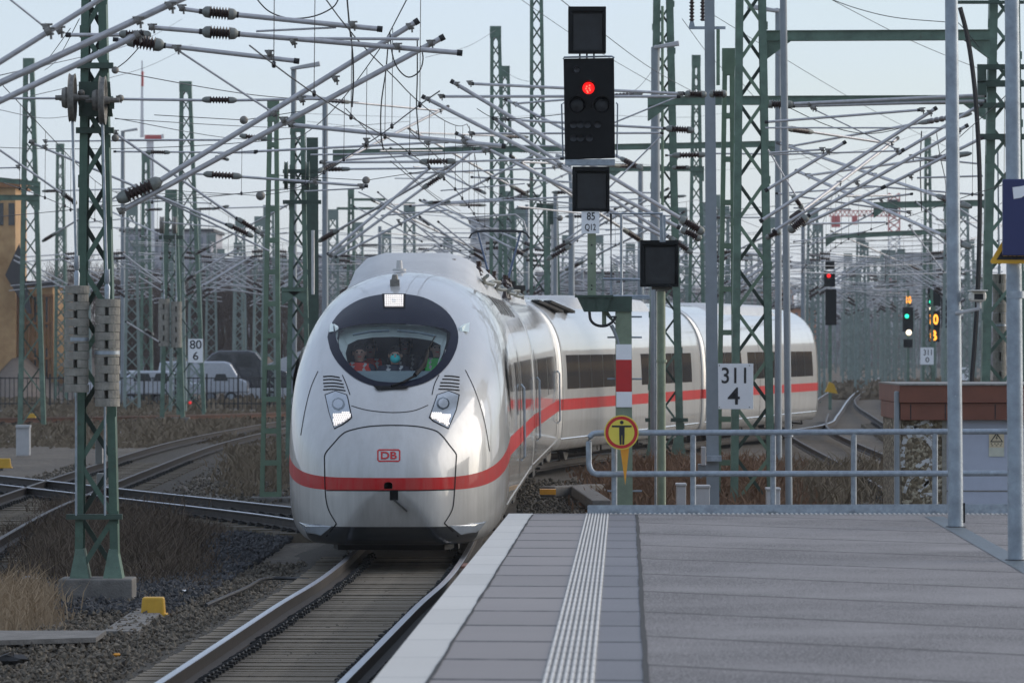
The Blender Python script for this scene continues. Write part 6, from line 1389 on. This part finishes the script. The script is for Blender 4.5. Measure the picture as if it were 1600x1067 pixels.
# fence, parked vehicles behind it
fn = thing('steel_fence', 'dark steel bar fence along the far side of the left tracks', 'fence', (W(330, 0, 232).x, 232, -.3))
mb = MB()
for x in range(-20, 470, 7): mb.box((W(x, 0, 232).x, 232, .45), (.035, .035, 1.5))
part(fn, mb, 'bars', 'ink')
for z in (.0, 1.15): part(fn, MB().bar((W(-25, 0, 232).x, 232, z), (W(470, 0, 232).x, 232, z), .05, .05), 'rail', 'ink')
for x in range(-20, 470, 49): part(fn, MB().box((W(x, 0, 232).x, 232.05, .5), (.08, .08, 1.7)), 'post', 'ink')
M['carp'] = mat('car_silver', (.42, .45, .5), .25, .3, var=.1, coat=.8); M['carw'] = mat('car_white', (.48, .5, .53), .25, coat=.8, var=.04); M['card'] = mat('car_dark', (.03, .035, .045), .25, coat=.8)
def veh(label, x, D, m, L=4.4, h=1.45, van=False):
    c = W(x, 0, D).x; t = thing('parked_car', label, 'car' if not van else 'van', (c, D, -.3), group='vehicles parked behind the fence'); z0 = -.05
    if van: prof_ = [(-.5, .25), (-.5, .9), (-.47, 1.9), (-.44, 2.0), (.24, 2.0), (.3, 1.9), (.4, 1.1), (.49, .9), (.5, .3)]
    else: prof_ = [(-.5, .3), (-.49, .8), (-.44, .9), (-.3, 1.35), (-.22, 1.45), (.08, 1.45), (.14, 1.4), (.27, .95), (.46, .82), (.5, .6), (.5, .3)]
    part(t, MB().prism([(c+u*L, D-.85, z0+v*h/1.45) for u, v in prof_], (0, 1.7, 0)), 'body', m, bevel=.08)
    for u0, u1 in ((-.28, -.08), (-.06, .12)) if not van else ((.12, .28),):
        part(t, MB().prism([(c+u0*L, D-.87, z0+.95*h/1.45), (c+u1*L, D-.87, z0+.95*h/1.45), (c+(u1-.03)*L, D-.87, z0+1.32*h/1.45), (c+(u0+.03)*L, D-.87, z0+1.32*h/1.45)], (0, .03, 0)), 'window', 'glassd')
    for u in (-.31, .31):
        w = part(t, MB().lathe((c+u*L, D-.88, z0+.05), (c+u*L, D-.66, z0+.05), [(0, .3), (1, .3)], 16), 'wheel', 'black'); part(w, MB().lathe((c+u*L, D-.9, z0+.05), (c+u*L, D-.875, z0+.05), [(0, .18), (1, .18)], 12), 'rim', 'gal')
veh('silver car parked behind the fence, nearest the weight mast', 250, 248, 'carp'); veh('white car parked behind the fence at the left of the row', 205, 250, 'carw'); veh('grey van parked behind the fence below the 80 6 board', 318, 258, 'carp', 4.6, 1.35, True); veh('dark car on the rise behind the fence near the ladder mast', 378, 262, 'card', 5, 2.4)
# white shed roof behind the fence near the ladder mast
t = thing('white_shed', 'low white sloping shed roof behind the fence left of the train', 'shed', W(400, 620, 268)); part(t, MB().prism([W(350, 628, 268), W(470, 628, 268), W(470, 548, 268), (W(420, 568, 268)), W(350, 605, 268)], (0, 6, 0)), 'roof', 'carw')
o = MB().sphere(W(297, 629, 226), .07, 10, 7).build('tail_lamp', mat('tail_lamp_red', (.6, .02, .02), .3, emit=(1, .02, .02), estr=.35)); tag(o, 'tiny red lamp glowing at the foot of the capped mast', 'lamp')

# vegetation
def blades(name, label, n, region, h, mt, seed, lean=.25, D=None, w=.012, kind='stuff', z=-.3, hv=.5):
    r_ = random.Random(seed); mb = MB()
    cxy = ((region[0]+region[1])/2, (region[2]+region[3])/2); tufts = [(r_.uniform(region[0], region[1]), r_.uniform(region[2], region[3]), r_.uniform(.55, 1.15)) for _ in range(max(12, n//40))]
    for k in range(n):
        tx, ty, th_ = tufts[k % len(tufts)]
        u = max(abs(tx-cxy[0])/(region[1]-region[0])*2, abs(ty-cxy[1])/(region[3]-region[2])*2)
        th_ *= 1 if u < .6 else 1-.75*(u-.6)/.4
        p = G(tx, ty, z); s0 = p.y/60; p = p+Vector((r_.gauss(0, .16*s0), r_.gauss(0, .9), 0)); hh = h*th_*(1-hv+r_.random()*hv*1.4); d = Vector((r_.gauss(0, lean), r_.gauss(0, lean), 1))*hh
        s_ = Vector((w*p.y/60, 0, 0)); m_ = p+d*.55; tip = p+d+Vector((r_.gauss(0, .25*hh), 0, -.1*hh))
        mb.add([p-s_, p+s_, m_+s_*.7, tip, m_-s_*.7], [(0, 1, 2, 4), (4, 2, 3)])
    o = mb.build(name, mt, loc=(0, 0, 0)); tag(o, label, kind=kind); return o
straw = mat('straw_grass', (.24, .165, .095), .9, col2=(.40, .30, .19), scale=2.5); brush = mat('brown_brush', (.065, .046, .032), .9, col2=(.125, .09, .058), scale=2); rusty = mat('rust_brown_grass', (.14, .075, .042), .9, col2=(.25, .15, .085), scale=2); drab = mat('drab_grass', (.13, .098, .062), .9, col2=(.22, .17, .11), scale=1.2)
blades('dry_grass', 'tall straw coloured grass at the lower left corner', 3500, (-40, 70, 930, 988), .5, straw, 1, .3, w=.008)
blades('brushwood', 'dark brown brush around the foot of the near left mast', 11000, (10, 330, 830, 916), .5, brush, 2, .4, w=.008)
blades('brushwood', 'brush between the connecting track and the mast', 5000, (40, 330, 790, 850), .4, brush, 3, .4, w=.008)
blades('dry_grass', 'brown grass strip beside the left tracks', 9000, (-30, 450, 645, 700), .33, drab, 4, .3, w=.02)
blades('dry_grass', 'drab grass in front of the left fence', 4000, (-10, 470, 615, 650), .5, drab, 5, .3, w=.02)
blades('dry_grass', 'rust brown grass behind the platform handrail', 7000, (930, 1260, 735, 800), .7, rusty, 6, .3, w=.016)
blades('dry_grass', 'drab stalks behind the handrail next to the hut', 1600, (1210, 1400, 735, 800), .7, drab, 7, .45)
blades('dry_grass', 'brush left of the train nose beside the ladder mast', 2200, (365, 455, 700, 775), .5, drab, 8, .3)
blades('dry_grass', 'grass between the far right tracks', 2500, (1290, 1560, 600, 625), .8, drab, 9, .3, w=.03)
# ballast stones close to the camera
def stones(name, label, n, fn_, seed, s0, s1, mt):
    r_ = random.Random(seed); mb = MB()
    for k in range(n):
        p = fn_(r_); s_ = r_.uniform(s0, s1); q = [Vector((r_.gauss(0, 1), r_.gauss(0, 1), r_.gauss(0, 1))).normalized()*s_*r_.uniform(.7, 1.2) for _ in range(6)]
        ax = [Vector((1, 0, 0)), Vector((-1, 0, 0)), Vector((0, 1, 0)), Vector((0, -1, 0)), Vector((0, 0, 1)), Vector((0, 0, -1))]
        mt_ = Matrix.Rotation(r_.uniform(0, 6.28), 3, Vector((r_.random(), r_.random(), r_.random()+.1)))
        mb.add([p+mt_ @ (a_*s_*r_.uniform(.6, 1.15)) for a_ in ax], [(0, 2, 4), (2, 1, 4), (1, 3, 4), (3, 0, 4), (2, 0, 5), (1, 2, 5), (3, 1, 5), (0, 3, 5)])
    o = mb.build(name, mt, loc=(0, 0, 0)); tag(o, label, kind='stuff')
stone = mat('ballast_stone', (.05, .042, .032), .9, col2=(.165, .14, .105), scale=4, contrast=.12)
dstone = mat('dark_ballast_stone', (.025, .026, .028), .9, col2=(.065, .066, .07), scale=4, contrast=.12)
mx = lambda y: xat(MAIN, y)
stones('ballast', 'grey brown ballast beside the main track', 11000, lambda r: (lambda y: Vector((mx(y)-1.25-abs(r.gauss(0, 1.5)), y, -.27+r.uniform(-.03, .03))))(39+r.random()**1.3*32), 11, .02, .045, stone)
stones('ballast', 'ballast between the rails of the main track', 2600, lambda r: (lambda y: Vector((mx(y)+r.uniform(-.62, .62), y, -.215+r.uniform(-.03, .012))))(39+r.random()*27), 12, .015, .035, stone)
stones('ballast', 'dark ballast slope behind the near left mast', 9000, lambda r: (lambda y: Vector((mx(y)-2.2-abs(r.gauss(0, 1.6)), y, -.26+r.uniform(-.03, .04))))(58+r.random()*24), 13, .025, .055, dstone)
stones('ballast', 'ballast around the left tracks', 6000, lambda r: Vector((r.uniform(-11, -4.5), 70+r.random()*60, -.27+r.uniform(-.03, .03))), 14, .025, .055, stone)
stones('ballast', 'ballast beside the train behind the platform', 5000, lambda r: Vector((r.uniform(-.3, 3.2)+.4, 63+r.random()*50, -.26+r.uniform(-.03, .05))), 15, .025, .055, stone)
# bare wood behind the left tracks: thicket of twigs
def thicket(label, x0, x1, y_top, D, n, seed, mt):
    r_ = random.Random(seed); mb = MB()
    for k in range(n):
        x = r_.uniform(x0, x1); D_ = D+r_.uniform(-8, 14); zt = W(0, y_top+r_.uniform(-8, 30), D_).z; b = Vector((W(x, 0, D_).x, D_, -.3)); l = r_.uniform(-.8, .8)
        pts = [b, b+Vector((l*.3, 0, zt*.5)), b+Vector((l, 0, zt))]
        for p, q, w0, w1 in ((pts[0], pts[1], .07, .045), (pts[1], pts[2], .045, .015)): mb.bar(p, q, w0*1.6, w0*1.6, w2=w1, h2=w1)
        for j in range(7):
            f = r_.uniform(.25, .95); p = pts[1]+(pts[2]-pts[1])*f if f > .4 else pts[0]+(pts[1]-pts[0])*(f+.5); q = p+Vector((r_.uniform(-1.3, 1.3), r_.uniform(-.5, .5), r_.uniform(.3, 1.5))); mb.bar(p, q, .03, .03, w2=.01, h2=.01)
            for i in range(3): q2 = p+(q-p)*r_.uniform(.3, 1); mb.bar(q2, q2+Vector((r_.uniform(-.6, .6), 0, r_.uniform(.1, .8))), .02, .02, w2=.008, h2=.008)
    o = mb.build('bare_wood', mt, loc=(0, 0, 0)); tag(o, label, kind='stuff')
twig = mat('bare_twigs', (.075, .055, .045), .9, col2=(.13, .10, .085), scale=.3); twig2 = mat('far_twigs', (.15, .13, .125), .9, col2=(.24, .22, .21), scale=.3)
thicket('bare brown wood behind the left fence', 170, 480, 440, 310, 420, 21, twig)
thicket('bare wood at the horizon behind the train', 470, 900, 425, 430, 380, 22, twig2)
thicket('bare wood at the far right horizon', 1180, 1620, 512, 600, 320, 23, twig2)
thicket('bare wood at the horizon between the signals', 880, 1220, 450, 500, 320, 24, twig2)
thicket('bare wood on the right beyond the frame', 1750, 2900, 380, 250, 420, 26, twig)
thicket('bare wood beside the brick building', 70, 200, 420, 330, 120, 25, twig)
o = MB().grid([[(W(x, 0, D).x, D, (.0 if D < 300 else 2.3)*(.6+.4*math.sin(x*.05))-.25) for x in range(-40, 500, 20)] for D in (270, 300, 330, 380)]).build('embankment', mat('embankment_soil', (.07, .05, .036), .95, col2=(.12, .09, .065), scale=.4), loc=(0, 0, 0), smooth=True); tag(o, kind='structure')
# small ground items
o = MB().prism([G(-15, 992, -.24), G(166, 992, -.24), G(150, 1003, -.24), G(-15, 1008, -.24)], (0, 0, .05)).build('trough_lid', M['conc2']); tag(o, 'pale concrete cable trough lid at the lower left edge', 'trough lid', 'concrete cable trough lids')
o = MB().prism([G(160, 990, -.27), G(225, 946, -.27), G(262, 952, -.27), G(215, 990, -.27)], (0, 0, .03)).build('trough_lid', M['conc2']); tag(o, 'grey concrete slab beside the near yellow cable cover', 'trough lid', 'concrete cable trough lids')
def litter(label, x, y, s_, m):
    p = G(x, y, -.26); mb = MB(); mb.sphere(p+Vector((0, 0, s_*.4)), s_, 7, 5, (1.3, .9, .55)); r_ = random.Random(int(x)); mb.v = [v+Vector((r_.gauss(0, s_*.18), r_.gauss(0, s_*.18), r_.gauss(0, s_*.12))) for v in mb.v]
    o = mb.build('litter', M[m]); tag(o, label, 'litter', 'scraps of litter on the ballast')
litter('white scrap of litter right below the near left mast', 200, 936, .06, 'white'); litter('pale bluish bag at the left of the near mast footing', 45, 909, .08, 'carp'); litter('small white scrap in front of the dark ballast slope', 290, 926, .04, 'white'); litter('orange brown scrap on the lower left ballast', 182, 1024, .03, 'amber'); litter('dark lump on the ballast at the lower left', 18, 1036, .1, 'black')
P = catmull([G(x, y, -.2) for x, y in ((322, 945), (352, 932), (385, 918), (410, 905), (440, 903), (482, 905))], 6); o = MB().path(P, .022, 7).build('ground_cable', M['black'], loc=P[0], smooth=True); tag(o, 'black cable lying on the ballast left of the main track', 'cable')
o = MB().prism([G(724, 883, -.02), G(742, 883, -.02), G(742, 888, -.02), G(720, 888, -.02)], (0, 0, .03)).build('wooden_block', M['rust']); tag(o, 'small reddish block on the track beside the platform edge', 'block')
for x0, y0, x1, y1, l in ((855, 768, 935, 764, 'pale concrete beam lying on the ballast left of the signal column'), (905, 766, 940, 790, 'short concrete beam sloping down beside the signal column')):
    o = MB().bar(G(x0, y0, -.1), G(x1, y1, -.1), .35, .2).build('concrete_beam', M['conc2'], bevel=.02); tag(o, l, 'concrete beam', 'concrete beams behind the platform end')
o = MB().box(G(856, 768, .02), (.3, .4, .1)).build('beam_cap', M['amber']); tag(o, 'orange cap on the left end of the concrete beam', 'cap')

# ---------------------------------------------------------------- haze
hm = bpy.data.materials.new('haze_air'); hm.use_nodes = True; hn = hm.node_tree.nodes; hn.remove(hn['Principled BSDF'])
pv = hn.new('ShaderNodeVolumePrincipled'); pv.inputs['Color'].default_value = (.86, .9, .95, 1); pv.inputs['Density'].default_value = .00017; pv.inputs['Anisotropy'].default_value = 0
hm.node_tree.links.new(pv.outputs[0], hn['Material Output'].inputs['Volume'])
o = MB().box((0, 870, 14), (1440, 1900, 31.5)).build('haze', hm); tag(o, kind='stuff')
